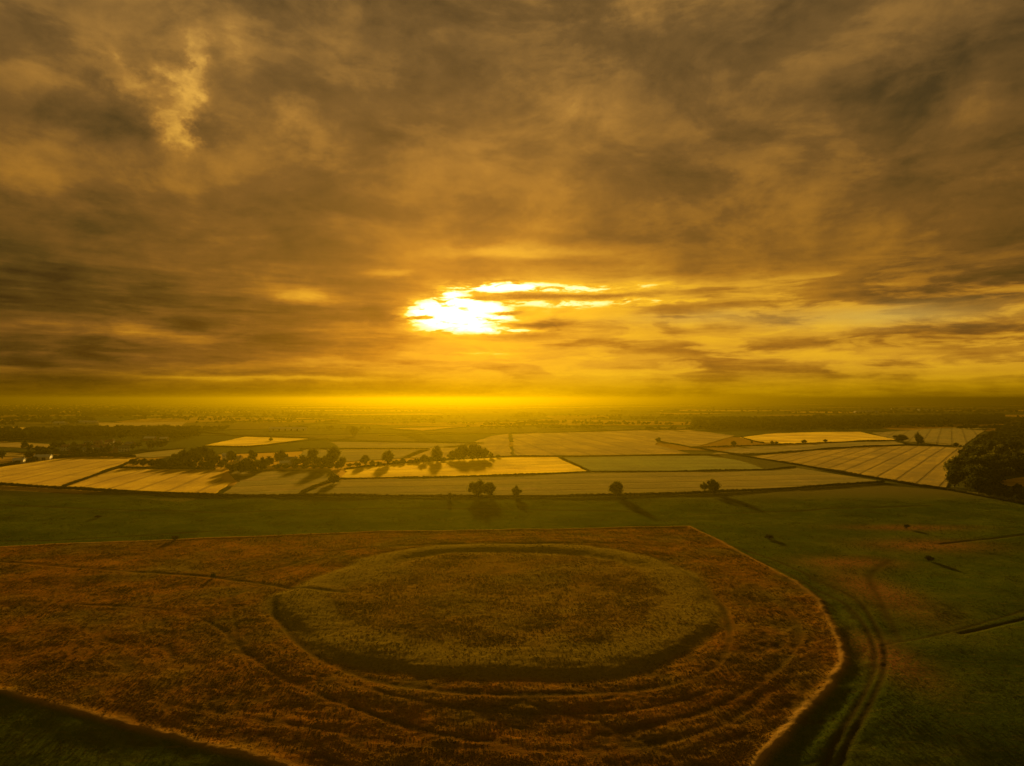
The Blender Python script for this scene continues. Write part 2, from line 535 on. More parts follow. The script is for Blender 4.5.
def relief(X, Y):
    """height and colour masks of the ground"""
    near = sstep(Y, 520, 440) * sstep(np.abs(X), 520, 430)
    z = np.zeros_like(X)
    sr = sdist(X, Y, RING)
    wob = (fbm(X, Y, 14, 3) - 0.5) * 5.0
    s2 = sr + wob
    z += 0.42 * sstep(s2, -4.2, 0.8) + (0.10 + 0.14 * sstep(Y, 240, 320)) * np.exp(-((s2 - 5.0) / 4.0) ** 2)
    z -= (0.0 + 0.70 * sstep(Y, 240, 320)) * np.exp(-((s2 - 14.0) / 4.5) ** 2)
    z += 0.30 * sstep(s2, 14, 40) * sstep(Y, 250, 200)
    z -= 0.22 * np.exp(-((s2 + 5.5) / 2.4) ** 2)
    z += 0.16 * np.exp(-((s2 + 15.0) / 4.5) ** 2)
    so = sdist(X, Y, OUTER) + (fbm(X, Y, 6, 14, 3, 0.7) - 0.5) * 1.3
    w2 = (fbm(X, Y, 10, 9) - 0.5) * 1.2
    z += 0.40 * np.exp(-((so - 1.5 + w2) / 1.6) ** 2) * sstep(X, -400, 20)
    z -= 0.26 * np.exp(-((so + 3.5 + w2) / 2.4) ** 2) * sstep(X, 20, 60)
    z -= 0.35 * sstep(-so, 0.5, 9.0) * sstep(Y, 190, 150) * sstep(X, 20, -20)
    track = np.zeros_like(X)
    for pts, hw, dp in TRACKS:
        P = catmull(wpts(pts), False, 5)
        d = dist_poly(X, Y, P) + (fbm(X, Y, 5, 21) - 0.5) * 0.8
        g = np.exp(-(d / hw) ** 2)
        brk = 0.6 + 0.4 * sstep(fbm(X, Y, 22, 33), 0.35, 0.6)
        z -= 0.45 * dp * g * brk
        track = np.maximum(track, g * min(1, dp / 0.30) * brk)
    for pts in RUTS:
        P = catmull(wpts(pts), False, 5)
        d = dist_poly(X, Y, P)
        g = np.exp(-(d / 0.9) ** 2)
        z -= 0.17 * g
        track = np.maximum(track, g)
    for pts, hw, dp in FARLINES:
        P = catmull(wpts(pts), False, 5)
        d = dist_poly(X, Y, P) + (fbm(X, Y, 7, 25) - 0.5) * 1.0
        g = np.exp(-(d / hw) ** 2)
        z -= 0.5 * dp * g
        track = np.maximum(track, 0.8 * g)
    # thin dark streaks following the contours round the earthwork
    ang = np.arctan2(Y - G(500, 605)[1], X - G(500, 605)[0])
    strk = 0.6 * fbm(s2 + 0 * X, ang * 26, 5.5, 81, 4, 0.65) + 0.4 * fbm(s2 + 0 * X, ang * 60, 2.2, 85, 3, 0.6)
    around = sstep(-s2, 4, 9) * sstep(-s2, 75, 40)
    z += (strk - 0.5) * 0.55 * around
    track = np.maximum(track, 0.75 * around * sstep(strk, 0.42, 0.35) * (Y < 300))
    # tussocks
    tus = 0.5 * fbm(X, Y, 2.3, 41, 3, 0.7) + 0.5 * fbm(X * 0.5 + Y * 0.12, Y, 5.5, 45, 4, 0.65)
    tusm = fbm(X, Y, 45, 51, 3)
    z += (tus - 0.5) * (0.10 + 0.35 * tusm) * sstep(so, -3, 4) * (1 - 0.8 * track)
    z += (tus - 0.5) * 0.10
    z += (fbm(X, Y, 30, 61, 3) - 0.5) * 1.3
    z *= near
    z += terrain(Y)
    # broad swell, the hilltop falls a little at the edges of the view
    dry = sstep(so, -1.5, 1.5)
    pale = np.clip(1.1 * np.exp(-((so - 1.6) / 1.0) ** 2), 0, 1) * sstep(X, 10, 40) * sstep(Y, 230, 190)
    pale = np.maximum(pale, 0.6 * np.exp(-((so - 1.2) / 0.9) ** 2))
    rim = sstep(s2, -8, -3) * (0.50 + 0.50 * sstep(s2, 30, 6))
    inner = sstep(sr, 2, 10)
    # lusher bank ends and red patches out in the pasture
    red = np.zeros_like(X)
    for px, py, rx, ry in ((875, 590, 12, 30), (885, 655, 8, 18), (925, 545, 30, 14), (852, 562, 20, 10), (905, 527, 30, 8)):
        cx, cy = G(px, py)
        red += np.exp(-((X - cx) / rx) ** 2 - ((Y - cy) / ry) ** 2)
    red = np.clip(red, 0, 1) * (1 - dry)
    return z, dry, track, pale, rim * (sr > -12), inner, red, near

# ------------------------------------------------------------------ ground sheet
def axis(segs):
    out = [segs[0][0]]
    for a, b, st_ in segs:
        n = max(1, int(round((b - a) / st_)))
        out += list(np.linspace(a, b, n + 1)[1:])
    return np.array(out)

def geo_axis(a, b, st0, gr):
    out = []; x = a; s_ = st0
    while x < b:
        s_ *= gr; x += s_; out.append(min(x, b))
    return out
xs = axis([(-110, 110, 0.5), (110, 240, 0.7), (240, 400, 1.0), (400, 560, 2.0)])
xneg = axis([(110, 240, 0.7), (240, 400, 1.0), (400, 560, 2.0)])[1:]
xg = np.array(geo_axis(560, 60000, 3, 1.35))
xs = np.concatenate([-xg[::-1], -xneg[::-1], xs, xg])
ys = axis([(60, 110, 1.5), (110, 240, 0.45), (240, 340, 0.6), (340, 480, 1.0), (480, 560, 2.0)])
yg = np.array(geo_axis(560, 60000, 4, 1.35))
ys = np.concatenate([np.array([-60000, -20000, -6000, -2000, -700, -200, -60, 0, 30]), ys, yg])
X, Y = np.meshgrid(xs, ys)
z, dry, track, pale, rim, inner, red, near = relief(X, Y)
nx, ny = len(xs), len(ys)
V = np.stack([X, Y, z], -1).reshape(-1, 3)
ii = (np.arange(ny - 1)[:, None] * nx + np.arange(nx - 1)[None]).ravel()
F = np.stack([ii, ii + 1, ii + nx + 1, ii + nx], -1)

mg, n, out = new_mat('ground_grassland')
geo = n.n('ShaderNodeNewGeometry')
pos = geo.outputs['Position']
px_, py_, pz_ = n.sep(pos)
p2 = n.comb(px_, py_, 0.0)
a_dry, a_tr, a_pale, a_rim, a_in, a_red, a_near = [n.attr(k) for k in ('dry', 'track', 'pale', 'rim', 'inner', 'red', 'nearby')]
nf = n.noise(p2, 0.9, 6, 0.7)
nm = n.noise(p2, 0.16, 5, 0.6)
nl = n.noise(p2, 0.03, 4, 0.55)
nst = n.noise(n.comb(n.m('MULTIPLY', px_, 0.15), n.m('MULTIPLY', py_, 0.7), 0), 1.0, 5, 0.65)
dryc = n.mix(n.maprange(nm, 0.3, 0.7), (0.21, 0.085, 0.008), (0.135, 0.066, 0.007))
dryc = n.mix(n.maprange(nl, 0.42, 0.66), dryc, (0.12, 0.082, 0.012))
dryc = n.mix(n.maprange(nf, 0.50, 0.78), dryc, (0.26, 0.15, 0.022))
rimc = n.mix(n.maprange(nf, 0.3, 0.7), (0.12, 0.090, 0.012), (0.18, 0.13, 0.020))
dryc = n.mix(n.m('MULTIPLY', a_rim, 0.9), dryc, rimc)
grn = n.mix(n.maprange(nm, 0.3, 0.7), (0.046, 0.068, 0.006), (0.066, 0.080, 0.008))
grn = n.mix(n.maprange(nl, 0.4, 0.65), grn, (0.034, 0.054, 0.005))
grn = n.mix(n.m('MULTIPLY', a_red, n.maprange(nf, 0.3, 0.6)), grn, (0.20, 0.085, 0.030))
grn = n.mix(n.maprange(nst, 0.52, 0.75, 0, 0.5), grn, (0.12, 0.085, 0.015))
c = n.mix(a_dry, grn, dryc)
c = n.mix(n.m('MULTIPLY', a_tr, 0.85), c, (0.034, 0.025, 0.006))
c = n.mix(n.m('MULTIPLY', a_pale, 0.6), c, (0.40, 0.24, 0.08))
# far patchwork of fields
vw = n.vm('ADD', p2, n.vm('MULTIPLY', n.noise(p2, 0.0015, 3, 0.5, color=True), (120, 120, 0)))
vor = n.n('ShaderNodeTexVoronoi')
n.put(vor.inputs['Vector'], n.vm('MULTIPLY', vw, (0.0021, 0.0028, 0.0)))
vor.inputs['Scale'].default_value = 1.0
vr_ = n.sep(vor.outputs['Color'])
fc = n.ramp(vr_[0], [(0.0, (0.055, 0.065, 0.016)), (0.30, (0.09, 0.09, 0.022)), (0.5, (0.14, 0.105, 0.03)), (0.62, (0.08, 0.085, 0.02)),
                     (0.74, (0.34, 0.20, 0.035)), (0.86, (0.62, 0.37, 0.06)), (1.0, (0.11, 0.10, 0.028))])
ved = n.n('ShaderNodeTexVoronoi', feature='DISTANCE_TO_EDGE')
n.put(ved.inputs['Vector'], n.vm('MULTIPLY', vw, (0.0021, 0.0028, 0.0)))
ved.inputs['Scale'].default_value = 1.0
fc = n.mix(n.maprange(ved.outputs['Distance'], 0.035, 0.015), fc, (0.03, 0.033, 0.010))
fc = n.mix(n.maprange(nst, 0.4, 0.7, 0, 0.35), fc, (0.12, 0.10, 0.03))
c = n.mix(a_near, fc, c)
bh = n.m('ADD', n.m('MULTIPLY', nf, 0.6), n.m('MULTIPLY', n.noise(p2, 2.6, 4, 0.7), 0.35))
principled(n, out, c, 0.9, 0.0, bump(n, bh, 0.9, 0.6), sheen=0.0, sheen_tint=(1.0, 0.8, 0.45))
ground = mesh_np('ground', V, F, mg, smooth=True)
tag(ground, kind='structure')
for nme, arr in (('dry', dry), ('track', track), ('pale', pale), ('rim', rim), ('inner', inner), ('red', red), ('nearby', near)):
    at = ground.data.attributes.new(nme, 'FLOAT', 'POINT')
    at.data.foreach_set('value', np.asarray(arr, dtype=np.float32).ravel())

# ------------------------------------------------------------------ grass tufts (real blades that catch the low light)
def tuft_object(name, label, n_, mats, is_dry, seed):
    rs_ = np.random.RandomState(seed)
    # denser near the camera, thinner far off
    yy = 118 + (470 - 118) * rs_.rand(n_ * 4) ** 1.35
    xx = (rs_.rand(n_ * 4) * 2 - 1) * np.minimum(yy * 0.86 + 12, 400)
    so_ = sdist(xx, yy, OUTER)
    sr_ = sdist(xx, yy, RING) + (fbm(xx, yy, 11, 5) - 0.5) * 9
    onb = (sr_ > -6) & (sr_ < 15)
    if is_dry == 2: pick = (so_ > 0.5) & (onb | (rs_.rand(len(xx)) < 0.2 + 0.5 * (sr_ > 0)))
    else: pick = ((so_ > 0.5) & ~onb) if is_dry else (so_ < -0.5)
    pick &= fbm(xx, yy, 9, 71, 4, 0.65) > rs_.rand(len(xx)) * 0.55 + 0.22
    xx, yy = xx[pick][:n_], yy[pick][:n_]
    zz = relief(xx[None], yy[None])
    tr_ = np.maximum(zz[2][0], 0.6 * zz[3][0]); zz = zz[0][0]
    ok = tr_ < 0.22
    xx, yy, zz = xx[ok], yy[ok], zz[ok]
    m__ = len(xx)
    size = (0.09 + 0.26 * rs_.rand(m__) ** 3) * (0.7 + 0.7 * fbm(xx, yy, 13, 91, 2)) * (1.0 if is_dry else 0.75) * (0.75 + yy / 450)
    V_, k = [], 3
    for b in range(k):
        a = rs_.uniform(0, 6.283, m__); w_ = size * rs_.uniform(0.35, 0.6, m__)
        hh = size * rs_.uniform(0.35, 0.8, m__)
        ox, oy = rs_.normal(0, 0.3, m__) * size, rs_.normal(0, 0.3, m__) * size
        lx, ly = rs_.normal(0, 0.4, m__) * size, rs_.normal(0, 0.4, m__) * size
        ca, sa = np.cos(a) * w_, np.sin(a) * w_
        A = np.stack([xx + ox - ca, yy + oy - sa, zz - 0.05], -1)
        B = np.stack([xx + ox + ca, yy + oy + sa, zz - 0.05], -1)
        C_ = np.stack([xx + ox + lx, yy + oy + ly, zz + hh], -1)
        V_.append(np.stack([A, B, C_], 1))
    V_ = np.concatenate(V_).reshape(-1, 3)
    F_ = np.arange(len(V_)).reshape(-1, 3)
    o = mesh_np(name, V_, F_, mats)
    tag(o, label, 'grass', kind='stuff')
M_DRYG = grass_mat('grass_dry', (0.150, 0.076, 0.006), (0.205, 0.118, 0.012), (0.08, 0.048, 0.008))
M_GRNG = grass_mat('grass_green', (0.040, 0.060, 0.005), (0.066, 0.078, 0.008), (0.050, 0.042, 0.006))
M_BNKG = grass_mat('grass_bank', (0.105, 0.080, 0.009), (0.17, 0.118, 0.015), (0.15, 0.080, 0.010))
tuft_object('bank_grass', 'olive longer grass on the banks of the raised ring', 120000, M_BNKG, 2, 8)
tuft_object('dry_grass', 'tussocky reddish dry grass over the old earthwork', 300000, M_DRYG, True, 5)
tuft_object('green_grass', 'short green pasture grass around the reddish enclosure', 170000, M_GRNG, False, 6)

# ------------------------------------------------------------------ fields
def field_mat(name, c1, c2, ang, period, contrast=0.5, noise_c=None, patch=0.0):
    m, n, out = new_mat(name)
    geo = n.n('ShaderNodeNewGeometry')
    x, y, z_ = n.sep(geo.outputs['Position'])
    ca, sa = math.cos(ang), math.sin(ang)
    u = n.m('ADD', n.m('MULTIPLY', x, -sa), n.m('MULTIPLY', y, ca))       # across the drill lines
    w = n.m('ADD', n.m('MULTIPLY', x, ca), n.m('MULTIPLY', y, sa))
    wob = n.noise(n.comb(n.m('MULTIPLY', u, 0.02), n.m('MULTIPLY', w, 0.008), 0), 1.0, 3, 0.5)
    ph = n.m('ADD', n.m('DIVIDE', u, period), n.m('MULTIPLY', wob, 0.18))
    tri = n.m('PINGPONG', ph, 0.5)
    line = n.maprange(tri, 0.12, 0.02)
    broad_ = n.noise(n.comb(n.m('MULTIPLY', u, 1.0 / period), n.m('MULTIPLY', w, 0.006), 4), 1.0, 4, 0.6)
    spot = n.noise(n.comb(x, y, 0), 0.03, 5, 0.65)
    fine = n.noise(n.comb(x, y, 0), 0.5, 4, 0.7)
    c = n.mix(n.maprange(broad_, 0.38, 0.62), c1, c2)
    c = n.mix(n.m('MULTIPLY', line, contrast), c, tuple(v * 0.45 for v in c2))
    if patch:
        c = n.mix(n.maprange(spot, 0.52, 0.66, 0, patch), c, noise_c or tuple(v * 0.5 for v in c2))
    k = n.m('MULTIPLY', n.maprange(fine, 0.25, 0.75, 0.82, 1.18), n.maprange(n.noise(n.comb(x, y, 3), 0.012, 6, 0.65), 0.3, 0.7, 0.68, 1.25))
    c = n.vm('MULTIPLY', c, n.comb(k, k, k))
    principled(n, out, c, 0.85, 0.0, bump(n, n.m('ADD', fine, n.m('MULTIPLY', line, -1.0)), 0.6, 0.4), sheen=0.06, sheen_tint=(1.0, 0.8, 0.4))
    return m

GOLD = ((0.54, 0.36, 0.016), (0.40, 0.25, 0.012))
BGOLD = ((0.84, 0.60, 0.022), (0.74, 0.50, 0.020))
TAN = ((0.30, 0.20, 0.010), (0.18, 0.12, 0.007))
OLIVE = ((0.135, 0.105, 0.008), (0.085, 0.078, 0.006))
GREEN = ((0.095, 0.13, 0.012), (0.075, 0.11, 0.010))

def field(pp, cols, sdir, period, label_mat, top=0.5, contrast=0.5, patch=0.0, noise_c=None):
    """pp photo outline, sdir two photo points giving the line of the drill rows"""
    P = np.array([G(x, y) for x, y in pp])
    if (np.roll(P, -1, 0)[:, 1] * P[:, 0] - np.roll(P, -1, 0)[:, 0] * P[:, 1]).sum() < 0:
        P = P[::-1]
    a, b = G(*sdir[0]), G(*sdir[1])
    ang = math.atan2(b[1] - a[1], b[0] - a[0])
    rs_ = np.random.RandomState(len(label_mat) * 7 + int(P[0, 1]))
    Q = []
    for q in range(len(P)):
        p0, p1 = P[q], P[(q + 1) % len(P)]
        L = np.linalg.norm(p1 - p0); m_ = int(min(60, max(1, L / 9)))
        nrm = np.array([-(p1 - p0)[1], (p1 - p0)[0]]) / max(L, 1e-6)
        wv = 0
        for u in range(m_):
            wv = 0.7 * wv + rs_.normal(0, 0.7)
            Q.append(p0 + (p1 - p0) * u / m_ + (nrm * wv if u else 0))
    P = np.array(Q)
    k = len(P)
    Vt = [(x, y, top) for x, y in P] + [(x, y, -0.2) for x, y in P]
    Fs = [list(range(k))] + [[i, i + k, (i + 1) % k + k, (i + 1) % k] for i in range(k)]
    o = mesh_np('field', np.array(Vt), Fs, field_mat('crop_' + label_mat, cols[0], cols[1], ang, period, contrast, noise_c, patch))
    tag(o, kind='structure')
    return o

field([(-120, 476), (0, 468), (45, 460.5), (85, 457.5), (133, 458.5), (116, 467), (60, 487), (0, 484.5), (-120, 480)], GOLD, ((20, 480), (110, 460)), 26, 'stubble_a', patch=0.3)
field([(66, 488), (119, 469), (170, 469.5), (214, 470.5), (224, 473.5), (221, 480), (236, 482), (216, 494), (160, 492)], GOLD, ((140, 489), (190, 471)), 24, 'stubble_b', contrast=0.7)
field([(205, 445.5), (245, 437), (283, 438.2), (308, 439), (270, 444), (250, 446.5)], BGOLD, ((210, 445), (300, 439)), 40, 'ripe_c')
field([(120, 456.5), (150, 452), (184, 449), (178, 456), (150, 458)], OLIVE, ((120, 456), (180, 450)), 40, 'pasture_d')
field([(342, 478), (346, 470), (400, 464), (450, 460), (512, 457.2), (555, 457.2), (587, 471.5), (512, 475), (430, 477.2)], BGOLD, ((350, 474), (570, 466)), 30, 'ripe_f', contrast=0.3)
field([(302, 495.5), (318, 488), (345, 480), (430, 478.6), (512, 476.6), (590, 473), (700, 472.2), (768, 471), (795, 468), (845, 476), (880, 481.5), (800, 487), (700, 492), (600, 495.5), (450, 495.5)], OLIVE, ((330, 488), (800, 480)), 36, 'hay_g', contrast=0.3, patch=0.4, noise_c=(0.20, 0.14, 0.04))
field([(562, 457.8), (640, 456.5), (705, 456), (740, 461), (765, 469.5), (700, 471), (592, 471.5)], GREEN, ((570, 464), (740, 464)), 36, 'grass_h', contrast=0.25)
field([(748, 457), (768, 455), (830, 449.2), (905, 446), (963, 447.5), (957, 465), (946, 488), (915, 484), (885, 479), (850, 474), (800, 465)], TAN, ((850, 472), (905, 448)), 17, 'striped_j', contrast=0.75, patch=0.7, noise_c=(0.10, 0.085, 0.022))
field([(742, 445.5), (790, 445.5), (860, 442), (893, 441), (905, 444.5), (830, 448), (768, 453.5), (710, 455)], OLIVE, ((760, 450), (880, 443)), 36, 'pasture_k', patch=0.5, noise_c=(0.35, 0.24, 0.08))
field([(740, 437.5), (775, 433.5), (820, 432.2), (860, 432), (897, 440), (860, 441), (790, 444), (762, 442.5)], BGOLD, ((750, 440), (880, 434)), 34, 'ripe_l', contrast=0.45, patch=0.3)
field([(872, 433), (930, 429), (992, 425.5), (975, 437), (962, 446.5), (905, 443)], OLIVE, ((947, 443), (948, 431)), 20, 'tramlines_m', contrast=0.8)
field([(512, 433.5), (600, 431), (690, 430), (735, 436), (700, 446), (690, 447), (660, 441), (655, 445), (690, 454), (600, 455.5), (515, 456)], TAN, ((620, 455), (540, 433)), 42, 'stubble_o', contrast=0.5)
field([(492, 436), (508, 434), (511, 456), (455, 458.6), (400, 458), (420, 450), (470, 444)], TAN, ((480, 455), (500, 436)), 60, 'stubble_p', contrast=0.3)
field([(330, 442), (480, 444), (455, 448), (340, 448)], OLIVE, ((330, 445), (480, 446)), 60, 'pasture_q', contrast=0.3)
field([(305, 450), (430, 450), (410, 458), (345, 462), (300, 456)], OLIVE, ((330, 445), (480, 446)), 60, 'pasture_r', contrast=0.3)
field([(242, 470), (330, 470), (338, 477), (312, 486), (296, 495), (222, 495), (240, 482), (228, 472)], OLIVE, ((240, 480), (330, 476)), 36, 'pasture_s', contrast=0.3, patch=0.4, noise_c=(0.22, 0.13, 0.04))
field([(98, 423), (186, 422), (180, 427.5), (100, 427)], TAN, ((100, 425), (180, 425)), 60, 'stubble_t', contrast=0.3)
field([(-60, 427), (0, 427), (30, 427.6), (55, 430), (0, 431.5), (-60, 431)], GOLD, ((0, 428), (50, 430)), 60, 'stubble_u', contrast=0.3)
field([(-60, 442), (0, 441.5), (58, 445), (40, 449), (0, 447), (-60, 446)], TAN, ((0, 443), (50, 446)), 60, 'stubble_v', contrast=0.3)
field([(-60, 453), (0, 453), (34, 454.5), (30, 457), (-60, 456)], TAN, ((0, 454), (30, 455)), 60, 'stubble_w', contrast=0.3)
field([(1000, 481), (1030, 477), (1060, 482), (1050, 488), (1002, 486)], GOLD, ((1000, 484), (1050, 484)), 40, 'stubble_x', contrast=0.3)

# ------------------------------------------------------------------ trees
ICO_V = []
phi = (1 + 5 ** 0.5) / 2
for a, b in ((-1, phi), (1, phi), (-1, -phi), (1, -phi)):
    ICO_V.append((a, b, 0))
for a, b in ((-1, phi), (1, phi), (-1, -phi), (1, -phi)):
    ICO_V.append((0, a, b))
for a, b in ((phi, -1), (phi, 1), (-phi, -1), (-phi, 1)):
    ICO_V.append((a, 0, b))
ICO_V = np.array(ICO_V, float); ICO_V /= np.linalg.norm(ICO_V[0])
ICO_F = np.array([(0, 11, 5), (0, 5, 1), (0, 1, 7), (0, 7, 10), (0, 10, 11), (1, 5, 9), (5, 11, 4), (11, 10, 2), (10, 7, 6), (7, 1, 8),
                  (3, 9, 4), (3, 4, 2), (3, 2, 6), (3, 6, 8), (3, 8, 9), (4, 9, 5), (2, 4, 11), (6, 2, 10), (8, 6, 7), (9, 8, 1)])

def crown_arrays(rs, w, h, z0, nclump, nleaf, leaf, shape='round'):
    """leaf faces scattered over clumps that fill the crown's volume"""
    Vs, Fs = [], []; off = 0
    for k in range(nclump):
        while True:
            p = rs.uniform(-1, 1, 3)
            if np.linalg.norm(p) < 1: break
        p = p * (0.6 + 0.55 * rs.rand())
        zz = 0.5 + 0.5 * p[2]
        if shape == 'round': wid = 1.0 - 0.35 * max(0, zz - 0.5) * 2
        elif shape == 'tall': wid = 0.95 - 0.35 * zz
        else: wid = 1.0 - 0.15 * zz
        c = np.array([p[0] * w / 2 * wid * 0.80, p[1] * w / 2 * wid * 0.80, z0 + h * (0.12 + 0.76 * zz)])
        r = min(w, h) * rs.uniform(0.10, 0.25)
        core = ICO_V * (r * 0.72) * rs.uniform(0.75, 1.2, (12, 1)) + c
        Vs.append(core); Fs.append(ICO_F + off); off += 12
        m_ = nleaf
        d = rs.normal(size=(m_, 3)); d /= np.linalg.norm(d, axis=1)[:, None]
        q = c + d * r * rs.uniform(0.7, 1.25, (m_, 1))
        t1 = rs.normal(size=(m_, 3)); t1 /= np.linalg.norm(t1, axis=1)[:, None]
        t2 = np.cross(t1, rs.normal(size=(m_, 3))); t2 /= np.linalg.norm(t2, axis=1)[:, None]
        s_ = leaf * rs.uniform(0.6, 1.4, (m_, 1))
        tri = np.stack([q + t1 * s_, q - 0.5 * t1 * s_ + 0.8 * t2 * s_, q - 0.5 * t1 * s_ - 0.8 * t2 * s_], 1).reshape(-1, 3)
        Vs.append(tri); Fs.append(np.arange(m_ * 3).reshape(-1, 3) + off); off += m_ * 3
    return np.concatenate(Vs), np.concatenate(Fs)

def limb(p0, p1, r0, r1, seg=7):
    p0 = np.array(p0, float); p1 = np.array(p1, float)
    d = p1 - p0; d /= np.linalg.norm(d)
    a = np.cross(d, [0.3, 1, 0.1]); a /= np.linalg.norm(a); b = np.cross(d, a)
    th = np.linspace(0, 2 * math.pi, seg, endpoint=False)
    ring = np.cos(th)[:, None] * a + np.sin(th)[:, None] * b
    V_ = np.concatenate([p0 + ring * r0, p1 + ring * r1])
    F_ = []
    for i in range(seg):
        j = (i + 1) % seg
        F_ += [(i, j, j + seg), (i, j + seg, i + seg)]
    return V_, np.array(F_)

def trunk_arrays(rs, h, w, z0):
    Vs, Fs = [], []; off = 0
    def add(v, f):
        nonlocal off
        Vs.append(v); Fs.append(f + off); off += len(v)
    r = 0.035 * h
    lean = rs.uniform(-0.03, 0.03, 2) * h
    mid = (lean[0], lean[1], z0 + 0.1 * h)
    add(*limb((0, 0, -0.3), (0, 0, 0.3), r * 1.5, r * 1.05))
    add(*limb((0, 0, 0.25), mid, r * 1.05, r * 0.75))
    add(*limb(mid, (lean[0] * 2, lean[1] * 2, h * 0.8), r * 0.75, r * 0.2))
    for k in range(5):
        a = rs.uniform(0, 2 * math.pi); e = rs.uniform(0.2, 0.38) * w
        add(*limb((mid[0], mid[1], z0 + rs.uniform(-0.05, 0.25) * h * 0.5), (math.cos(a) * e, math.sin(a) * e, h * rs.uniform(0.45, 0.75)), r * 0.45, r * 0.1, 5))
    return np.concatenate(Vs), np.concatenate(Fs)

PROTO = {}
def proto(kind, i):
    """meshes of a unit tree, 10 m tall"""
    key = (kind, i)
    if key in PROTO: return PROTO[key]
    rs = np.random.RandomState(hash_seed(kind) + i * 17)
    if kind == 'round':   w, z0, nc, nl, lf, sh = 11.5, 0.7, 40, 46, 0.40, 'round'
    elif kind == 'tall':  w, z0, nc, nl, lf, sh = 8.0, 0.4, 40, 44, 0.38, 'tall'
    elif kind == 'sparse': w, z0, nc, nl, lf, sh = 8.5, 2.0, 22, 36, 0.34, 'round'
    elif kind == 'bush':  w, z0, nc, nl, lf, sh = 13.0, 0.0, 26, 40, 0.42, 'round'
    else:                 w, z0, nc, nl, lf, sh = 9.5, 0.9, 13, 16, 0.75, 'round'
    cv, cf = crown_arrays(rs, w, 10 - z0, z0, nc, nl, lf, sh)
    tv, tf = trunk_arrays(rs, 10, w, max(z0, 0.5))
    PROTO[key] = (cv, cf, tv, tf, {})
    return PROTO[key]

def hash_seed(s_):
    return sum(ord(ch) * (i + 3) for i, ch in enumerate(s_))

def tree(name, label, loc, h, wscale=1.0, kind='round', i=0, group=None, cat='tree', mat=None, rz=None):
    cv, cf, tv, tf, cache = proto(kind, i)
    mat = mat or M_LEAF
    root = empty(name, loc, rnd.uniform(0, 6.28) if rz is None else rz)
    s_ = h / 10.0
    root.scale = (s_ * wscale, s_ * wscale, s_)
    tag(root, label, cat, group)
    if 'trunk' not in cache:
        cache['trunk'] = mesh_np('trunk', tv, tf, M_BARK, hide_link=True)
    if mat.name not in cache:
        cache[mat.name] = mesh_np('crown', cv, cf, mat, hide_link=True)
    stem_name = 'trunk' if kind != 'bush' else 'stem'
    for nm_, me in ((stem_name, cache['trunk']), ('crown' if kind != 'bush' else 'foliage', cache[mat.name])):
        o = bpy.data.objects.new(nm_, me)
        COL.objects.link(o); o.parent = root
    return root

def ptree(px, pbase, ptop, pw, label, kind='round', i=0, group=None, name='tree', cat='tree', mat=None, z=0.0):
    """tree by its foot and size in the photograph"""
    x, y = G(px, pbase, z)
    h = (pbase - ptop) * y / FPX
    w0 = {'round': 10.5, 'tall': 6.8, 'sparse': 8.5, 'bush': 13.0, 'far': 9.5}[kind] / 10 * h
    w = pw * y / FPX
    return tree(name, label, (x, y, z), h, w / w0, kind, i, group, cat, mat)

# four trees along the main hedge and the small ones
ptree(478, 497.5, 479, 19, 'large round hedgerow tree, the widest of those on the main hedge, casting a long shadow', 'round', 0)
ptree(489, 497.5, 481, 15, 'rounded tree pressed against the right side of the widest hedgerow tree', 'round', 5)
ptree(516, 497.5, 485.5, 11, 'small mushroom shaped tree alone on the main hedge, right of the widest hedgerow tree', 'round', 1)
ptree(450, 500, 492, 6.5, 'little bush poking above the main hedge left of the widest hedgerow tree', 'bush', 0, name='bush', cat='bush')
ptree(616.5, 496.8, 480, 15.5, 'pointed oval tree standing alone on the main hedge below the green meadow', 'round', 2)
ptree(713, 493.5, 479.5, 15, 'dark full tree at the right end of the row along the main hedge', 'round', 3, mat=M_LEAFD)
ptree(704.5, 493.5, 482, 9, 'thin pale tree leaning on the left of the dark full hedgerow tree', 'sparse', 1)
# farm trees
ptree(281, 464, 450, 15, 'dark dome shaped tree shading the white farmhouse', 'round', 1, mat=M_LEAFD)
ptree(312.5, 464, 447, 11, 'tall narrow tree right of the white farmhouse', 'tall', 0)
ptree(303, 465, 455, 10, 'low rounded tree between the white farmhouse and the tall narrow tree', 'round', 3)
ptree(333, 466, 443.5, 15, 'tallest tree of the farm group, at its right end', 'tall', 1)
ptree(325, 466, 455, 10, 'low tree at the left foot of the tallest farm tree', 'round', 4)
ptree(342, 468, 456, 9, 'low tree at the right foot of the tallest farm tree, by the bright field corner', 'round', 2)
ptree(334, 484, 472.5, 14, 'isolated bushy tree in the olive pasture below the farm', 'bush', 1, mat=M_LEAFD, name='tree')
ptree(365, 466, 454, 10, 'small leafy tree on the bright field edge, nearest its left corner', 'round', 5)
ptree(388, 465, 449, 12.5, 'oval tree on the bright field edge between the small leafy tree and stout tree', 'round', 0)
ptree(424, 463.5, 454, 9, 'low tree just left of the stout rounded tree on the bright field edge', 'round', 2)
ptree(437, 462, 445.5, 12.5, 'stout rounded tree on the bright field edge left of the grove', 'tall', 2)
for k, (x, b, t_, w_) in enumerate(((452, 460.5, 450, 10), (459, 460.5, 446, 11), (464, 460.2, 443.5, 13), (472, 459.8, 444.5, 13), (478, 459.5, 443.5, 13), (484, 459.5, 447, 11))):
    ptree(x, b, t_, w_, 'tree in the dense grove standing on the far edge of the bright field', 'round', k % 5, 'trees of the grove by the bright field')
ptree(491, 458.5, 452, 6, 'small low tree just off the right end of the grove', 'round', 1)
ptree(498, 458, 454, 5, 'tiny bush on the hedge right of the grove', 'bush', 1, name='bush', cat='bush')
